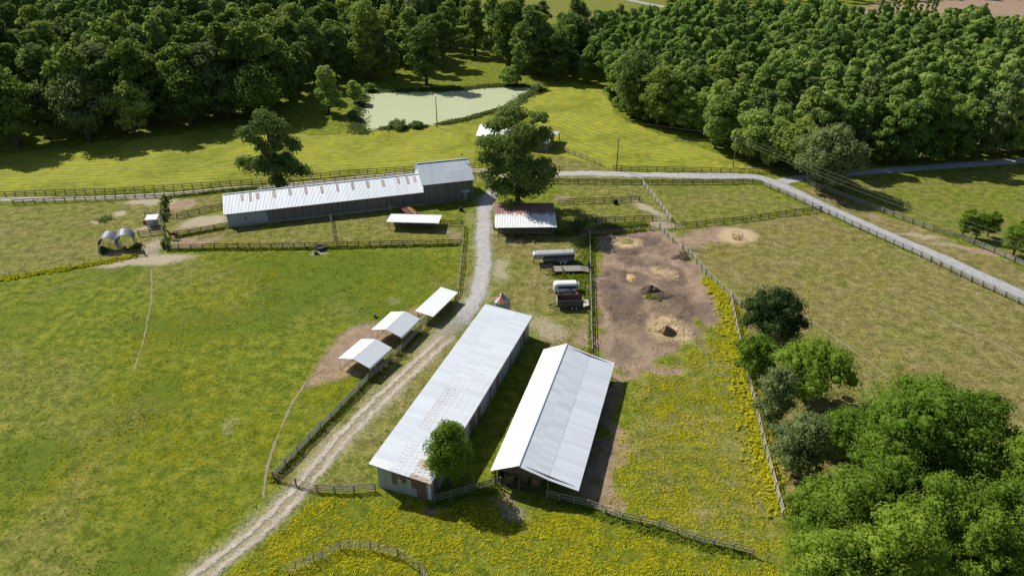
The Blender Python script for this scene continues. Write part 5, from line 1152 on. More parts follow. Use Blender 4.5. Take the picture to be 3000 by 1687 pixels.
# ring feeders
hf1 = empty('hay_feeder', G(2160, 698), 0, 'round hay feeder on spilled straw in the dry paddock', 'feeder'); ring_feeder(hf1, 1.15, 1.15, M['inner_wood'])
hf2 = empty('hay_feeder', G(306, 643), 0, 'round hay feeder grown over with grass in the left paddock', 'feeder'); ring_feeder(hf2, 1.25, .95, M['frame_grey'])
mound('straw_heap', 'low heap of straw inside the dry paddock feeder', G(2160, 698), 1.0, 1.0, .5, M['straw'], 'straw', seed=11)
mound('straw_heap', 'half-eaten straw bale on a straw ring in the mud lot', G(1952, 975), 1.5, 1.0, 1.15, M['old_hay'], 'straw', seed=13, bump=.9)
mound('straw_heap', 'small loose straw scatter in the middle of the mud lot', G(1850, 812), .9, 1.2, .16, M['straw'], 'straw', seed=14, bump=.8)
mound('manure_heap', 'dark manure heap in the middle of the mud lot', G(1905, 852), 2.4, 1.6, .95, M['dung'], 'heap', seed=15, bump=.9)
mound('manure_heap', 'long low trodden manure bank right of the dark manure heap', G(1935, 868), 2.6, 1.3, .4, M['dung'], 'heap', .2, seed=16, bump=.9)
mound('manure_heap', 'weedy manure heap at the mud lot gateway', G(1995, 755), 2.0, 1.5, .7, M['dung'], 'heap', seed=17, bump=.8)
ct = empty('mineral_tub', G(2022, 746), 0, 'black mineral tub on the sunlit fence by the open gate', 'tub'); MB().lathe([(.01, 0), (.26, 0), (.32, .4), (.29, .4), (.24, .1), (.01, .1)], 16).build('shell', M['black_rubber'], ct); MB().tube([(-.3, 0, .38), (0, .12, .52), (.3, 0, .38)], .015, 4).build('handle', M['steel'], ct)
bk = tub('feed_tub', 'brown feed tub left of the small feed shed', G(426, 656), .42, .75, M['rust'], 'tub', 1.05)
md = tub('mineral_feeder', 'tiny dark mineral feeder in the grass left of the carports', G(1100, 929), .28, .3, M['dark_steel'], 'feeder', 1.2)

# ------------------------------------------------------------------ horses
def horse(label, loc, rz, col, sc_=1.0):
    """standing horse, head towards +x"""
    V = [(-.55, 0, 1.18), (-.1, 0, 1.12), (.45, 0, 1.15), (.72, 0, 1.32), (.98, 0, 1.68), (1.12, 0, 1.86), (1.38, 0, 1.66), (1.55, 0, 1.47)]
    Rr = [.30, .31, .30, .22, .15, .125, .11, .075]; E = [(i, i + 1) for i in range(7)]
    def leg(root, pts, rs):
        p = root
        for q, r in zip(pts, rs):
            V.append(q); Rr.append(r); E.append((p, len(V) - 1)); p = len(V) - 1
    for s, dx in ((1, .06), (-1, -.06)):
        leg(2, [(.52 + dx, .17 * s, .92), (.54 + dx, .17 * s, .52), (.52 + dx, .17 * s, .16), (.57 + dx, .17 * s, .03)], [.13, .07, .058, .07])
        leg(0, [(-.58 + dx, .18 * s, .92), (-.52 + dx, .18 * s, .72), (-.78 + dx, .18 * s, .50), (-.74 + dx, .18 * s, .16), (-.68 + dx, .18 * s, .03)], [.18, .115, .075, .058, .072])
    me = bpy.data.meshes.new('horse_body'); bm = bmesh.new(); sk = bm.verts.layers.skin.verify(); bv = []
    for i, (v, r) in enumerate(zip(V, Rr)): q = bm.verts.new(v); q[sk].radius = (r * .82, r); q[sk].use_root = (i == 1); bv.append(q)
    for a, b_ in E: bm.edges.new((bv[a], bv[b_]))
    bm.to_mesh(me); bm.free()
    o = empty('horse', loc, rz, label, 'horse', 'horses of the farm'); o.scale = (sc_,) * 3
    bo = link('body', me, o); bo.modifiers.new('skin', 'SKIN'); ss = bo.modifiers.new('sub', 'SUBSURF'); ss.levels = 1; ss.render_levels = 2
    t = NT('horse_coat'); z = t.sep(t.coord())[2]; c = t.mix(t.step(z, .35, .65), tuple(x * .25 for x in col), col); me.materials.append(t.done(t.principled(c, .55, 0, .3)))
    dk = plain('horse_hair', tuple(x * .2 for x in col), .7)
    MB().tube([(-.80, 0, 1.32), (-.95, 0, 1.15), (-.98, 0, .75), (-.95, 0, .5)], [.05, .08, .08, .02], 6).build('tail', dk, o, True)
    MB().prism([(.55, 1.45), (.72, 1.62), (.98, 1.90), (1.1, 2.03), (1.02, 1.72), (.78, 1.40)], -.05, .05).build('mane', dk, o)
    for s in (-1, 1): MB().tube([(1.10, .06 * s, 1.95), (1.12, .07 * s, 2.1)], [.045, .008], 5).build('ear', dk, o)
    return o
horse('bay horse standing on bare ground at the left end of the long barn', G(509, 700), R(172), (0.13, 0.055, 0.03), 1.12)
horse('dark horse half hidden behind the weed-grown fence', G(491, 628), R(262), (0.05, 0.032, 0.026), .95)

# ------------------------------------------------------------------ foliage
def unit(n, r): v = r.normal(size=(n, 3)); return v / np.linalg.norm(v, axis=1)[:, None]
def leaves_on(lobes, n, size, r, squash=.85, up=.3, jit=.5, under=.35):
    """small leaf-spray faces spread over the outside of many overlapping lobes"""
    lob = np.array(lobes); w = lob[:, 3] ** 2; idx = r.choice(len(lob), int(n * 1.65), p=w / w.sum())
    d = unit(len(idx), r); keep = (d[:, 2] > -.35) | (r.random(len(idx)) < under); idx, d = idx[keep], d[keep]
    rad = lob[idx, 3:4] * (.72 + .46 * r.random((len(idx), 1))); p = lob[idx, :3] + d * rad * np.array([1, 1, squash])
    D = np.linalg.norm(p[:, None, :] - lob[None, :, :3], axis=2) / lob[None, :, 3]
    buried = (D < .66).any(1); ok = (~buried) | (r.random(len(p)) < .12); p, d = p[ok][:n], d[ok][:n]; n = len(p)
    nm = d + jit * r.normal(size=(n, 3)) + np.array([0, 0, up]); nm /= np.linalg.norm(nm, axis=1)[:, None]
    t1 = np.cross(nm, unit(n, r)); t1 /= np.linalg.norm(t1, axis=1)[:, None] + 1e-9; t2 = np.cross(nm, t1)
    s = size * (.55 + .9 * r.random((n, 1))); e = .55 + .5 * r.random((n, 1)); k = .25 * (r.random((n, 1)) - .5)
    V = np.stack([p - t1 * s, p + t2 * s * e + t1 * s * k, p + t1 * s, p - t2 * s * e - t1 * s * k], 1).reshape(-1, 3)
    return V
def sub_lobes(clumps, r, per=7, f=(.38, .58)):
    out = []
    for (x, y, z, R_) in clumps:
        out.append((x, y, z, R_ * .66))
        for k in range(per):
            d = unit(1, r)[0]; d[2] = abs(d[2]) * .9 - .25; q = R_ * .72
            out.append((x + d[0] * q, y + d[1] * q, z + d[2] * q * .9, R_ * r.uniform(*f)))
    return out
def crown_lobes(W_, H_, z0, r, n=10, shape='round'):
    cl = []; c = (z0 + H_) / 2; hh = (H_ - z0) / 2
    for k in range(n):
        u = (k + .5) / n; zz = -1 + 2 * u; ring = math.sqrt(max(0.02, 1 - zz * zz * .92))
        if shape == 'cone': ring = .95 * (1 - u) + .18
        if shape == 'tall': ring = .75 * math.sqrt(max(.05, 1 - zz ** 4))
        a = k * 2.4 + r.uniform(-.5, .5); R_ = W_ * r.uniform(.20, .30) * (.75 if shape == 'cone' else 1)
        q = max(0, ring * W_ / 2 - R_ * .85) * r.uniform(.8, 1.12)
        cl.append((q * math.cos(a), q * math.sin(a), c + zz * (hh - R_ * .7), R_))
    cl.append((0, 0, c + hh * .25, W_ * .26)); cl.append((0, 0, c - hh * .3, W_ * .28)); return cl
_cu = [(math.cos(a) * math.cos(b), math.sin(a) * math.cos(b), math.sin(b)) for b in (-1.2, -.45, .35, 1.15) for a in np.linspace(0, 2 * math.pi, 7)[:-1]]
_CU = np.array(_cu); _CQ = np.array([(j * 6 + i, j * 6 + (i + 1) % 6, j * 6 + 6 + (i + 1) % 6, j * 6 + 6 + i) for j in range(3) for i in range(6)] + [(18, 19, 20, 21), (18, 21, 22, 23)])
def cores(lobes, k=.66):
    """leafy hearts of the lobes, so that a crown is not see-through where it is thick"""
    return np.concatenate([(_CU * np.array([1, 1, .88]) * l[3] * k + np.array(l[:3]))[_CQ].reshape(-1, 3) for l in lobes])
def foliage(lobes, n, size, r, k=.66, **kw):
    L = leaves_on(lobes, n, size, r, **kw); return np.concatenate([L, cores(lobes, k)]) if k else L
def quads_of(V): return np.arange(len(V)).reshape(-1, 4)
def trunk_mesh(H_, r0, z_top, tips, mat, seed=0, bend=.3):
    rr = random.Random(seed); mb = MB(); pts = []
    for k in range(6):
        t_ = k / 5; pts.append((bend * math.sin(t_ * 2.5 + seed) * t_ * 2, bend * math.cos(t_ * 2 + seed) * t_, -.3 + (z_top + .3) * t_))
    mb.tube(pts, [r0 * 1.25, r0 * .95, r0 * .8, r0 * .62, r0 * .42, r0 * .2], 8)
    for (x, y, z) in tips:
        k = rr.choice((1, 2, 2, 3)); s = Vector(pts[k]); e = Vector((x, y, z))
        if e.z < s.z: s = Vector(pts[1])
        m_ = s.lerp(e, .5) + Vector((0, 0, -.06 * (e - s).length)); mb.tube([s, m_, e], [r0 * .42, r0 * .26, r0 * .07], 6)
    return mb.mesh('trunk', mat, True)
def tree(name, label, base, W_, H_, leaf='leaf_wood', n=3000, size=.35, z0=.18, shape='round', lobes=9, seed=1, group=None, cat='tree', clumps=None, per=6, stretch=1.0):
    r = np.random.default_rng(seed); o = empty(name, base, 0, label, cat, group)
    cl = clumps or crown_lobes(W_, H_, H_ * z0, r, lobes, shape)
    V = foliage(sub_lobes(cl, r, per), n, size, r, .54)
    link('crown', np_mesh('crown', V, quads_of(V), M[leaf]), o)
    tips = [(c[0] * .85, c[1] * .85, c[2]) for c in cl[:9]]
    link('trunk', trunk_mesh(H_, max(.09, H_ * .018 + W_ * .009), H_ * .72, tips, M['bark'], seed), o)
    return o
def tree_px(name, label, cx, by, ty, wpx, **kw):
    b = G(cx, by); H_ = height_to(b, ty); W_ = wpx / scale_at((b.x, b.y, H_ * .5)); return tree(name, label, b, W_, H_, **kw)

# ---- trees that stand out one by one
b = G(1518, 618); s = scale_at((b.x, b.y, 10)); cl = []
for i, (px, py, r_) in enumerate([(1500, 354, 46), (1465, 376, 26), (1530, 372, 34), (1574, 369, 27), (1438, 424, 36), (1500, 442, 46), (1556, 434, 42), (1592, 474, 34), (1428, 472, 32), (1480, 494, 50), (1550, 506, 50), (1600, 524, 28), (1424, 508, 22), (1468, 548, 42), (1530, 560, 48), (1500, 588, 30), (1578, 562, 32), (1440, 545, 26), (1520, 470, 44), (1448, 394, 28), (1500, 402, 40), (1545, 408, 36), (1588, 412, 30)]):
    cl.append(((px - 1518) / s, (math.sin(i * 2.4) * 4.2), (618 - py) / (s * .925), r_ * 1.14 / s))
tree('oak_tree', 'huge dark green oak between the driveway and the half-rusted shed', b, 18, 26, leaf='leaf_oak', n=19000, size=.25, clumps=cl, seed=5, per=9)
b = G(815, 550); cl = [(x, y, z - 2.2, r * 1.18) for (x, y, z, r) in [(-.2, 0, 19.0, 3.3), (-2.0, .5, 18.0, 2.3), (2.4, .3, 17.5, 2.2), (-5.6, 0, 16.3, 2.4), (-3.8, -.8, 14.6, 2.0), (4.4, .4, 13.6, 2.2), (6.0, 0, 12.4, 1.6), (.4, 0, 12.6, 2.4), (-6.6, .2, 8.6, 2.7), (-3.6, -1.4, 8.0, 2.9), (0, 0, 7.6, 3.4), (3.2, 1, 7.0, 2.8), (6.3, 0, 6.2, 2.2), (1.6, -1.2, 4.6, 2.4), (-1.6, 1.2, 10.4, 1.9), (2.2, -.5, 15.2, 2.0), (-2.4, .3, 12.2, 1.9), (2.6, .5, 10.0, 1.9), (5.0, .2, 8.6, 1.8)]]
tree('twisted_oak', 'ragged gappy oak standing behind the long barn roof', b, 15, 21, leaf='leaf_oak', n=9000, size=.26, clumps=cl, seed=9, per=8)
tree_px('yard_tree', 'single bright green tree pressed against the rust-speckled barn', 1318, 1424, 1222, 132, leaf='leaf_green', n=15000, size=.11, seed=12, per=8, clumps=[(0, 0, 3.6, 2.3), (.1, 0, 5.6, 2.75), (0, .1, 7.6, 2.5), (0, 0, 9.2, 1.8), (1.3, .3, 4.6, 1.9), (-1.2, -.3, 5.2, 1.9), (.2, -1.2, 6.4, 1.9), (.9, .5, 8.2, 1.6)])
tree_px('round_bush', 'dark round bush beside the dry paddock fence', 2252, 990, 842, 196, leaf='leaf_dark', n=15000, size=.12, z0=.02, seed=14, lobes=14, cat='bush')
NEAR = [('light yellow-green tree right behind the dark round bush', 2355, 1175, 992, 250, 'leaf_light', 9500, .17, .1),
        ('grey-green shrub on the fence just below the dark round bush', 2205, 1095, 984, 150, 'leaf_green', 4500, .14, .02),
        ('dull grey shrub leaning over the sunlit fence, left of the light tree', 2252, 1250, 1075, 145, 'leaf_sage', 4500, .14, .02),
        ('grey-green round tree below the light tree, beside the sunlit fence', 2328, 1395, 1215, 205, 'leaf_sage', 6500, .16, .04),
        ('largest broad green tree of the bottom right group', 2630, 1450, 1110, 420, 'leaf_green', 16000, .20, .1),
        ('green tree on the right shoulder of the largest bottom right tree', 2808, 1400, 1150, 225, 'leaf_green', 8000, .18, .1),
        ('light green tree at the lower left of the bottom right group', 2420, 1640, 1376, 280, 'leaf_light', 10000, .17, .06),
        ('bright tree cut by the bottom edge, leftmost of its group', 2390, 1790, 1560, 260, 'leaf_light', 9000, .16, .1),
        ('bright green tree cut by the bottom edge below the largest tree', 2560, 1800, 1500, 300, 'leaf_light', 10000, .17, .1),
        ('deep green tree below the largest tree of the bottom right group', 2690, 1690, 1400, 250, 'leaf_green', 9000, .17, .1),
        ('light pointed tree near the bottom right corner', 2800, 1790, 1500, 190, 'leaf_light', 7500, .16, .1),
        ('green tree cut by the right edge, lower right', 2940, 1590, 1272, 250, 'leaf_green', 10000, .18, .1),
        ('dull green shrub filling the gap left of the largest tree', 2470, 1345, 1205, 190, 'leaf_green', 6500, .16, .03),
        ('mid green tree in front of the largest tree, above the bottom trees', 2560, 1580, 1340, 260, 'leaf_green', 8500, .17, .04),
        ('small light shrub at the fence end of the bottom right group', 2335, 1560, 1430, 120, 'leaf_light', 3500, .15, .03),
        ('green tree between the pointed tree and the right edge', 2850, 1660, 1400, 230, 'leaf_green', 8000, .17, .04),
        ('shaded green tree between the largest tree and its right neighbour', 2740, 1540, 1290, 240, 'leaf_green', 8000, .17, .04),
        ('green tree filling the bottom right corner', 2980, 1820, 1490, 260, 'leaf_green', 9000, .17, .1)]
for i, (lab, cx, by, ty, w, lf, n, sz, z0) in enumerate(NEAR):
    tree_px('broadleaf_tree' if n > 5000 else 'shrub', lab, cx, by, ty, w, leaf=lf, n=int(n * 1.65), size=sz * .72, z0=z0, seed=30 + i, lobes=15, group='trees of the bottom right group', cat='tree' if n > 5000 else 'shrub', per=7)
for i, a in enumerate([('leftmost of three slim saplings beyond the right road fence', 2819, 694, 606, 60), ('middle one of three slim saplings beyond the right road fence', 2859, 700, 618, 50), ('right one of three slim saplings beyond the right road fence', 2893, 695, 616, 58), ('rounded pale tree at the right edge beyond the road fence', 2966, 752, 637, 108)]):
    tree_px('sapling', *a, leaf='leaf_light', n=2600 if i < 3 else 5200, size=.13, z0=.05, shape='round', seed=60 + i, group='young trees beyond the road')
tree_px('roadside_tree', 'big grey-green tree hanging over the road fork', 2415, 556, 360, 212, leaf='leaf_sage', n=8500, size=.25, z0=.03, seed=70, lobes=14, per=8)
MID = [('tall conical light green tree left of the pond', 965, 332, 188, 104, 'leaf_young', 'cone', 4200), ('broad round two-toned tree at the hayfield edge left of the pond', 760, 350, 178, 190, 'leaf_wood', 'round', 5200), ('paler round tree leaning on the broad tree left of the pond', 672, 352, 215, 110, 'leaf_sage', 'round', 3200), ('small round tree on the left pond bank', 1040, 302, 236, 48, 'leaf_young', 'round', 1500),
       ('tall spreading tree behind the upper left pond bank', 1085, 236, -6, 140, 'leaf_wood', 'tall', 4200), ('broad dark tree overhanging the far pond bank', 1250, 250, 58, 132, 'leaf_oak', 'tall', 4600), ('layered tree at the back of the small pond meadow', 1392, 165, -12, 96, 'leaf_wood', 'cone', 3000), ('very tall dark tree right of the small pond meadow', 1488, 200, -8, 130, 'leaf_wood', 'tall', 4200),
       ('slim pale green poplar-like tree right of the pond meadow', 1578, 218, 84, 62, 'leaf_light', 'tall', 2600), ('slim green tree at the right end of the pond', 1515, 248, 126, 46, 'leaf_young', 'tall', 2000), ('low bushy tree at the right end of the pond', 1490, 252, 195, 62, 'leaf_young', 'round', 1600), ('pale silvery tree above the far pond bank', 1590, 160, -4, 60, 'leaf_sage', 'tall', 2200), ('slender tree on the corner where hayfield meets wood', 1716, 246, 142, 56, 'leaf_young', 'tall', 2200),
       ('dark rounded tree behind the hayfield corner', 1670, 200, 30, 130, 'leaf_oak', 'round', 3600), ('broad dark tree at the left corner of the right wood', 1852, 345, 135, 165, 'leaf_oak', 'tall', 5200), ('dark grey-green tree next right of the wood corner', 1925, 372, 185, 120, 'leaf_wood', 'round', 4000), ('bright-topped tree at the hayfield edge of the right wood', 2095, 438, 282, 112, 'leaf_young', 'round', 3800), ('spreading pale tree behind the transformer pole', 2195, 474, 312, 140, 'leaf_young', 'round', 4600), ('leafy tree filling the wood corner just right of the transformer pole', 2262, 492, 345, 130, 'leaf_young', 'round', 4200), ('shaded tree squeezed behind the big tree at the road fork', 2335, 508, 345, 140, 'leaf_wood', 'round', 4200), ('broad leaning tree on the hayfield edge left of the wood', 560, 372, 184, 170, 'leaf_wood', 'round', 4600),
       ('tall pale tree standing forward at the left hayfield edge', 262, 412, 200, 190, 'leaf_sage', 'round', 5200), ('dark round tree at the left picture edge of the hayfield', 55, 428, 190, 180, 'leaf_wood', 'round', 4800), ('yellow-green tree behind the tall pale tree on the left', 395, 396, 222, 150, 'leaf_young', 'round', 4000)]
for i, (lab, cx, by, ty, w, lf, sh, n) in enumerate(MID):
    tree_px('edge_tree', lab, cx, by, ty, w, leaf=lf, n=n, size=.36 if by > 300 else .45, z0=.05, shape=sh, seed=90 + i, lobes=12, group='trees along the wood edges')

# ---- the woods
def scatter(poly, gap, seed, tries=14000):
    P = GP([p for p in poly]); xs_ = [p.x for p in P]; ys_ = [p.y for p in P]; r = np.random.default_rng(seed)
    X = r.uniform(min(xs_), max(xs_), tries); Y = r.uniform(min(ys_), max(ys_), tries)
    ok = inside(X, Y, P); X, Y = X[ok], Y[ok]; keep = []; cells = {}
    for x, y in zip(X, Y):
        c = (int(x // gap), int(y // gap)); bad = False
        for i in (-1, 0, 1):
            for j in (-1, 0, 1):
                for (u, v) in cells.get((c[0] + i, c[1] + j), ()):
                    if (u - x) ** 2 + (v - y) ** 2 < gap * gap: bad = True
        if bad: continue
        cells.setdefault(c, []).append((x, y)); keep.append((x, y, 1.0))
    return keep
def edge_row(px, gap, seed, k=1.08):
    rr = random.Random(seed); L = smooth_line(GP(px), 1.0); out = []; acc = 0
    for a, b_ in zip(L[:-1], L[1:]):
        acc += (b_ - a).length
        if acc > gap: acc = 0; out.append((b_.x + rr.uniform(-1, 1), b_.y + rr.uniform(-.5, 1.5)))
    return [(x, y, k) for x, y in out]
def in_view(x, y, h):
    a = proj((x, y, h)); b_ = proj((x, y, 0)); return -160 < a[0] < 3160 and a[1] < 1750 and b_[1] > -20 - 0 * h
def proto(seed, W_, H_, n, size, leaf, z0, shape, lobes):
    r = np.random.default_rng(seed); cl = crown_lobes(W_, H_, H_ * z0, r, lobes, shape)
    V = foliage(sub_lobes(cl, r, 5), n, size, r)
    return np_mesh('crown', V, quads_of(V), M[leaf]), trunk_mesh(H_, .22 if H_ > 15 else .13, H_ * .75, [(c[0] * .7, c[1] * .7, c[2]) for c in cl[:6]], M['bark'], seed), V
wood_protos = [proto(200 + k, (13, 11.5, 14, 11, 12.5)[k], 22, 2900, .46, ('leaf_wood', 'leaf_wood', 'leaf_oak', 'leaf_young', 'leaf_sage')[k], (.05, .1, .06, .04, .1)[k], ('round', 'tall', 'round', 'tall', 'round')[k], 10) for k in range(5)]
young_protos = [proto(220 + k, (6.6, 5.8, 7.2, 6.0, 6.8)[k], 14.5, 1700, .33, ('leaf_young', 'leaf_young', 'leaf_wood', 'leaf_sage', 'leaf_young')[k], .03, ('round', 'tall', 'round', 'cone', 'round')[k], 9) for k in range(5)]
def plant(name, protos, spots, label, group, hs, n_single, stuff_name, stuff_label, far_n, far_size, far_dims, weights, zone):
    rr = random.Random(len(name)); spots = [p for p in spots if in_view(p[0], p[1], 16)]
    spots.sort(key=lambda p: math.hypot(p[0], p[1]))
    near, rest = spots[:n_single], spots[n_single:]
    for (x, y, kk_) in near:
        cm, tm, _ = rr.choices(protos, weights)[0]; o = empty(name, (x, y, 0), rr.uniform(0, 6.28), zone(x, y, kk_), 'tree', group + ' ' + ('front row' if kk_ > 1 else 'interior'))
        k = rr.uniform(*hs) * kk_; o.scale = (k * rr.uniform(.9, 1.12), k * rr.uniform(.9, 1.12), k * rr.uniform(.88, 1.1)); link('crown', cm, o); link('trunk', tm, o)
    W_, H_ = far_dims; blocks = {}
    low = []
    for k in range(6):
        r = np.random.default_rng(300 + k + len(name)); cl = crown_lobes(W_ * (.9 + .06 * k), H_, H_ * .35, r, 6, 'tall' if k % 2 else 'round'); low.append(foliage(sub_lobes(cl, r, 2), far_n, far_size, r, 0, under=.1)); low[-1] = np.concatenate([low[-1], cores(cl, .80)])
    Vs = []
    for (x, y, kk_) in rest:
        v = low[rr.randrange(6)]; a = rr.uniform(0, 6.28); k = rr.uniform(*hs) ; c_, s_ = math.cos(a) * k, math.sin(a) * k
        Vs.append(np.column_stack([v[:, 0] * c_ - v[:, 1] * s_ + x, v[:, 0] * s_ + v[:, 1] * c_ + y, v[:, 2] * k * rr.uniform(.9, 1.12)]))
    print(name, len(near), 'single', len(rest), 'mass')
    if Vs:
        V = np.concatenate(Vs); m = M[('leaf_mass_' + name)]
        tag(link(stuff_name, np_mesh(stuff_name, V, quads_of(V), m)), stuff_label, 'wood', kind='stuff')
def zone_old(x, y, k):
    px = proj((x, y, 0))[0]
    if k > 1: return 'front-row tree of the old wood facing the yellow hayfield' if px < 880 else 'front-row tree of the old wood on the far side of the pond'
    return ('tree inside the old wood at the left third of the picture' if px < 500 else 'tree inside the old wood between left hayfield and pond' if px < 1000 else 'tree inside the old wood behind the pond')
def zone_young(x, y, k):
    px = proj((x, y, 0))[0]
    if k > 1.2: return 'tall front-row tree of the young wood shading the side road'
    if k > 1: return 'front-row tree of the young wood along the hayfield curve' if px < 2300 else 'second-row tree of the young wood just behind the side road trees'
    return 'slender tree inside the young wood left of the road fork' if px < 2400 else 'slender tree inside the young wood right of the road fork'
def leaf_mass(name, dark, light, tip, tree_scale):
    """colour that changes from tree to tree within a mass of trees"""
    t = NT(name); p = t.pos(); v = t.n('ShaderNodeTexVoronoi'); v.inputs['Scale'].default_value = tree_scale; v.voronoi_dimensions = '2D'; t.put(v.inputs['Vector'], p)
    r = t.sep(v.outputs['Color'])[0]; n2 = t.noise(1.1, 3, .6, p); big = t.noise(.03, 2, .5, p)
    f = t.math('ADD', t.math('MULTIPLY', r, .55), t.math('MULTIPLY', n2, .5)); f = t.math('ADD', f, t.math('MULTIPLY', t.math('SUBTRACT', big, .5), .6), clamp=True)
    c = t.ramp(f, [(.15, dark), (.55, light), (.95, tip)]); a = t.n('ShaderNodeBsdfDiffuse'); t.put(a.inputs[0], c); b_ = t.n('ShaderNodeBsdfTranslucent'); t.put(b_.inputs[0], c)
    m = t.n('ShaderNodeMixShader'); m.inputs[0].default_value = .46; t.t.links.new(a.outputs[0], m.inputs[1]); t.t.links.new(b_.outputs[0], m.inputs[2]); return t.done(m.outputs[0])
M['leaf_mass_forest_tree'] = leaf_mass('leaf_mass_old', (0.07, 0.13, 0.034), (0.15, 0.23, 0.058), (0.30, 0.355, 0.095), .1)
M['leaf_mass_young_tree'] = leaf_mass('leaf_mass_young', (0.115, 0.20, 0.045), (0.24, 0.355, 0.078), (0.39, 0.48, 0.125), .2)
plant('forest_tree', wood_protos, edge_row([(-120, 452), (0, 434), (140, 409), (280, 398), (480, 372), (640, 342), (760, 322), (850, 306), (905, 268)], 6.5, 1) + edge_row([(905, 238), (1000, 228), (1130, 232)], 6.5, 2) + edge_row([(1470, 192), (1560, 224), (1640, 234)], 6.5, 3) + scatter(LEFTWOOD, 8.0, 1), 'tall broadleaf tree massed in the old wood beyond hayfield and pond', 'trees of the old wood', (.74, 1.2), 150, 'old_wood', 'far rows of the old wood filling the top left', 460, .9, (12, 22), (4, 3, 2, 2, 1), zone_old)
plant('young_tree', young_protos, edge_row([(1785, 275), (1815, 322), (1900, 366), (2030, 396), (2110, 430), (2225, 468)], 4.2, 4) + edge_row([(2330, 496), (2500, 490), (2760, 474), (3010, 457), (3250, 440)], 4.0, 5, 1.3) + edge_row([(2330, 478), (2500, 472), (2760, 455), (3010, 438), (3250, 422)], 4.5, 6) + scatter(RIGHTWOOD, 4.8, 2), 'slender young tree packed into the dense right-hand wood', 'trees of the young wood', (.74, 1.26), 150, 'young_wood', 'far rows of the young wood filling the top right', 360, .58, (6.9, 14.5), (4, 3, 2, 2, 3), zone_young)
# thin saplings left standing on the clearing, and the dark wood edge behind the far road
rr = random.Random(4)
for k in range(14):
    b = G(rr.uniform(2540, 2900), rr.uniform(45, 78)); cm, tm, _ = young_protos[k % 5]
    o = empty('thin_sapling', b, rr.uniform(0, 6), 'thin leftover sapling standing on the brown felled clearing, top right', 'tree', 'saplings on the clearing'); kx = rr.uniform(.35, .6); o.scale = (kx, kx, rr.uniform(.7, 1.0)); link('crown', cm, o); link('trunk', tm, o)
far = scatter([(1980, 44), (2100, 30), (2600, 4), (3000, -10), (3000, -28), (1950, -28), (1920, 10)], 10, 5)
low = foliage(sub_lobes(crown_lobes(9, 16, 5, np.random.default_rng(8), 6), np.random.default_rng(8), 3), 420, .9, np.random.default_rng(8)); Vs = []
for (x, y, kk_) in far:
    if -400 < x < 600: a = rr.uniform(0, 6.28); k = rr.uniform(.8, 1.1); Vs.append(np.column_stack([(low[:, 0] * math.cos(a) - low[:, 1] * math.sin(a)) * k + x, (low[:, 0] * math.sin(a) + low[:, 1] * math.cos(a)) * k + y, low[:, 2] * k]))
if Vs: V = np.concatenate(Vs); tag(link('far_wood', np_mesh('far_wood', V, quads_of(V), M['leaf_mass_forest_tree'])), 'dark wood beyond the felled clearing at the very top', 'wood', kind='stuff')

# ------------------------------------------------------------------ low growth
def tufts(name, label, pts, size, mat, blades=5, hgt=1.0, cat='plants', seed=1, lift=0.0):
    r = np.random.default_rng(seed); P = np.asarray(pts, float); n = len(P)
    if n == 0: return
    z = gz(P[:, 0], P[:, 1]) + lift; sz = (size[0] + (size[1] - size[0]) * r.random(n)) if isinstance(size, tuple) else np.full(n, size)
    V = np.zeros((n, blades, 4, 3)); c = np.column_stack([P[:, :2], z])
    for b_ in range(blades):
        a = r.random(n) * 6.28; q = r.random(n) ** .7 * .75; d = np.column_stack([np.cos(a), np.sin(a), np.zeros(n)])
        e = c + d * (q * sz)[:, None]; e[:, 2] += sz * hgt * (.25 + .55 * r.random(n)) * (1.1 - .5 * q)
        nm = d * (.15 + .5 * q)[:, None] + np.array([0, 0, 1.3]) + .28 * r.normal(size=(n, 3)); nm /= np.linalg.norm(nm, axis=1)[:, None]
        t1 = np.cross(nm, unit(n, r)); t1 /= np.linalg.norm(t1, axis=1)[:, None]; t2 = np.cross(nm, t1); s_ = (sz * (.28 + .25 * r.random(n)))[:, None]
        V[:, b_, 0] = e - t1 * s_; V[:, b_, 1] = e + t2 * s_ * .7; V[:, b_, 2] = e + t1 * s_; V[:, b_, 3] = e - t2 * s_ * .7
    V = V.reshape(-1, 3); return tag(link(name, np_mesh(name, V, quads_of(V), M[mat])), label, cat, kind='stuff')
def density_points(n, x0, x1, y0, y1, chan, power=1.0, seed=1, gate=0.0, block=()):
    r = np.random.default_rng(seed); X = r.uniform(x0, x1, n); Y = r.uniform(y0, y1, n); m = ground_masks(X, Y)
    d = m[chan] ** power; cl_ = np.clip(vnoise(X, Y, 1.7, 77) * 1.8 - .35 + .25 * vnoise(X, Y, .7, 78), 0, 1)
    ok = (r.random(n) < d * cl_) & (d > gate) & (m[1] < .4); return np.column_stack([X[ok], Y[ok]]), m
roads = [GP([(1425, 580), (1418, 640), (1416, 700), (1419, 755), (1410, 815), (1397, 868), (1362, 928), (1310, 985), (1260, 1035), (1150, 1138), (1045, 1240), (960, 1335), (888, 1425), (800, 1516), (700, 1602), (580, 1692)])]
blds = [[b1.matrix_basis @ Vector(v) for v in ((0, 0, 0), (L1, 0, 0), (L1, W1, 0), (0, W1, 0))], [b2.matrix_basis @ Vector(v) for v in ((.5, -.5, 0), (L2, -.5, 0), (L2, -W2 + .5, 0), (.5, -W2 + .5, 0))]]
def clear(P):
    ok = seg_dist(P[:, 0], P[:, 1], roads[0]) > 2.0
    for q in blds: ok &= ~inside(P[:, 0], P[:, 1], q)
    return P[ok]
P, _ = density_points(420000, -75, 75, 50, 150, 3, 1.1, 3, .12); P = clear(P)
inw = inside(P[:, 0], P[:, 1], GP(WEEDLOT)) | inside(P[:, 0], P[:, 1], GP(MEADOW)); Q = P[~inw]
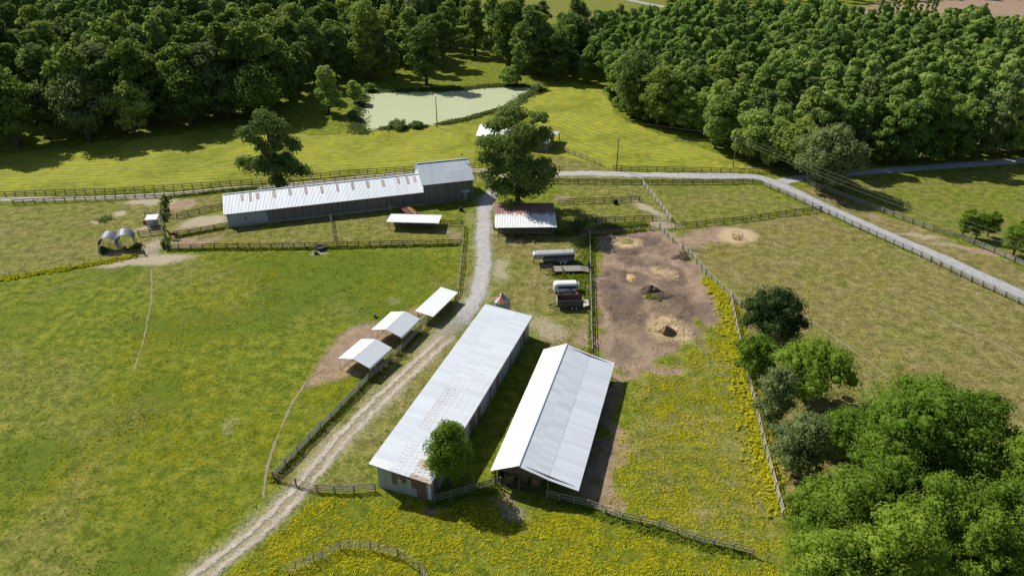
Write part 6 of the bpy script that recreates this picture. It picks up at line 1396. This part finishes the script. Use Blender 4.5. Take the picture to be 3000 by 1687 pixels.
tufts('wildflowers', 'yellow buttercups scattered through the pastures', Q[:36000], (.09, .22), 'flower', 3, .4, 'flowers', 4)
tufts('flowering_weeds', 'bright yellow flowering weeds of the weedy lot and bottom meadow', P[inw][:22000], (.10, .30), 'flower', 5, .55, 'flowers', 44)
tufts('meadow_grass', 'green stems and leaves among the bottom meadow flowers', P[inw][20000:38000], (.12, .30), 'tuft', 4, .5, 'grass', 45); print('flowers', len(P))
r_ = np.random.default_rng(6); X = r_.uniform(-80, 80, 90000); Y = r_.uniform(50, 160, 90000); mm = ground_masks(X, Y)
ok = (r_.random(90000) < (1 - mm[0]) * (1 - mm[1]) * (.2 + .8 * mm[7]) * np.clip(vnoise(X, Y, 2.5, 80) * 2 - .6, 0, 1)) & (mm[4] < .5) & (mm[0] < .35) & (mm[2] < .7); P = clear(np.column_stack([X[ok], Y[ok]]))
tufts('grass_tufts', 'taller green grass tufts across the pasture', P[:12000], (.14, .30), 'tuft', 4, .25, 'grass', 7); print('tufts', len(P))
def along(px, n, spread, seed):
    r = np.random.default_rng(seed); L = smooth_line(GP(px), 1.0); i = r.integers(0, len(L) - 1, n); P = np.array([(L[k].x, L[k].y) for k in i]); return P + r.normal(size=(n, 2)) * spread
W_ = [along([(388, 752), (250, 778), (120, 799), (-60, 828)], 1100, .5, 1), along([(2130, 866), (2150, 993), (2195, 1162), (2232, 1320), (2283, 1516)], 1300, 1.1, 2), along([(2085, 830), (2125, 880)], 500, .9, 3)]
tufts('yellow_weeds', 'band of tall yellow-flowering weeds along the fences', np.concatenate(W_), (.25, .55), 'flower', 6, .9, 'weeds', 9)
W_ = [along([(388, 752), (250, 778), (120, 799), (-60, 828)], 1000, .4, 10), along([(491, 734), (895, 729), (1353, 718)], 1500, .28, 11), along([(520, 695), (668, 667)], 500, .3, 12), along([(483, 582), (480, 648)], 900, .45, 13), along([(487, 700), (488, 733)], 300, .4, 14), along([(1727, 690), (1733, 1040)], 700, .25, 15), along([(490, 580), (640, 562), (760, 551)], 900, .5, 16),
      along([(800, 1404), (940, 1258), (1078, 1117), (1234, 969)], 800, .3, 17), along([(1272, 1474), (1456, 1425)], 500, .5, 18), along([(1640, 1468), (1822, 1526), (2034, 1590), (2204, 1630)], 800, .4, 19), along([(1750, 668), (1830, 662), (1900, 658)], 700, .5, 20), along([(1740, 690), (1900, 675)], 350, .25, 21), along([(390, 735), (405, 715)], 260, .6, 23), along([(300, 738), (305, 725)], 200, .4, 24), along([(1430, 1440), (1470, 1380), (1560, 1130)], 900, .7, 25),
      along([(1730, 695), (1700, 800), (1715, 870)], 700, 1.0, 26), along([(1640, 806), (1690, 812), (1715, 800)], 900, .7, 27), along([(306, 645), (312, 640)], 200, .8, 28), along([(2000, 745), (2010, 765)], 120, .6, 29), along([(1905, 868), (1945, 875)], 120, .7, 30), along([(1640, 685), (1700, 684)], 500, .6, 31)]
tufts('fence_weeds', 'rank green weeds growing along fence lines and round parked trailers', np.concatenate(W_), (.2, .5), 'tuft', 4, .9, 'weeds', 10)
W_ = [along([(1050, 345), (1058, 312), (1072, 280)], 700, 1.3, 41), along([(1050, 350), (1056, 380), (1075, 390)], 700, 1.4, 42), along([(1125, 376), (1160, 375), (1245, 371)], 1200, 1.1, 43), along([(1290, 363), (1330, 355), (1380, 345), (1420, 332), (1470, 317), (1520, 300)], 1600, 1.0, 44), along([(1520, 300), (1535, 283), (1580, 262)], 900, 1.3, 45), along([(1080, 268), (1160, 266), (1330, 262), (1450, 252), (1540, 252)], 2200, 1.2, 46)]
tufts('pond_reeds', 'green reeds and brush ringing the pond', np.concatenate(W_), (.35, .8), 'reed', 6, 1.1, 'reeds', 11)
# low shrubs on the pond banks and by the fences
for i, (lab, cx, by, w, h, lf) in enumerate([('grey-green willow scrub on the near pond bank', 1170, 377, 70, 2.2, 'leaf_sage'), ('smaller willow scrub right of the grey scrub on the near pond bank', 1222, 375, 50, 1.5, 'leaf_sage'), ('leafy bush on the left pond corner', 1085, 268, 36, 3.0, 'leaf_young'), ('pale dead-looking bush on the left pond bank', 1036, 345, 28, 2.6, 'leaf_sage'), ('small bush standing at the far pond edge', 1222, 266, 14, 1.8, 'leaf_light'), ('grey thicket at the right end of the pond', 1575, 268, 42, 2.6, 'leaf_sage'), ('dark bush beside the right arched shelter', 406, 735, 24, 2.0, 'leaf_dark'), ('dark weeds bush inside the left arched shelter', 303, 742, 20, 1.6, 'leaf_dark'), ('climbing vine bush over the weedy fence post', 480, 645, 13, 1.9, 'leaf_sage'), ('vine bush covering the upper weedy fence', 483, 612, 12, 2.3, 'leaf_sage'), ('vine bush at the lane end of the weedy fence', 484, 590, 11, 1.8, 'leaf_young'), ('weedy bush at the pasture fence corner', 482, 725, 20, 1.6, 'leaf_young'), ('dark shrub behind the open shed corner', 1690, 672, 60, 2.2, 'leaf_dark')]):
    b = G(cx, by); tree('shrub', lab, b, w / scale_at(b), h, leaf=lf, n=900, size=.16 if by > 400 else .22, z0=.02, seed=140 + i, lobes=7, cat='shrub', group='shrubs of the banks and fences')

# clods, droppings and straw wisps trodden into the mud lot
r_ = np.random.default_rng(50); X = r_.uniform(8, 34, 60000); Y = r_.uniform(64, 150, 60000); mm = ground_masks(X, Y)
ok = (mm[0] > .5) & (r_.random(60000) < (.05 + .5 * mm[5]) * np.clip(vnoise(X, Y, 2.0, 90) * 2 - .7, 0, 1)); P = np.column_stack([X[ok], Y[ok]])
tufts('dung_clods', 'dark clods and droppings trodden over the mud lot', P[:9000], (.06, .20), 'dung', 4, .5, 'clods', 51)
ok = (mm[0] > .4) & (r_.random(60000) < (.03 + .8 * mm[6]) * np.clip(vnoise(X, Y, 1.6, 91) * 2 - .5, 0, 1)); P = np.column_stack([X[ok], Y[ok]])
tufts('straw_wisps', 'pale straw wisps strewn over the mud lot', P[:9000], (.08, .24), 'straw', 4, .4, 'straw', 52)
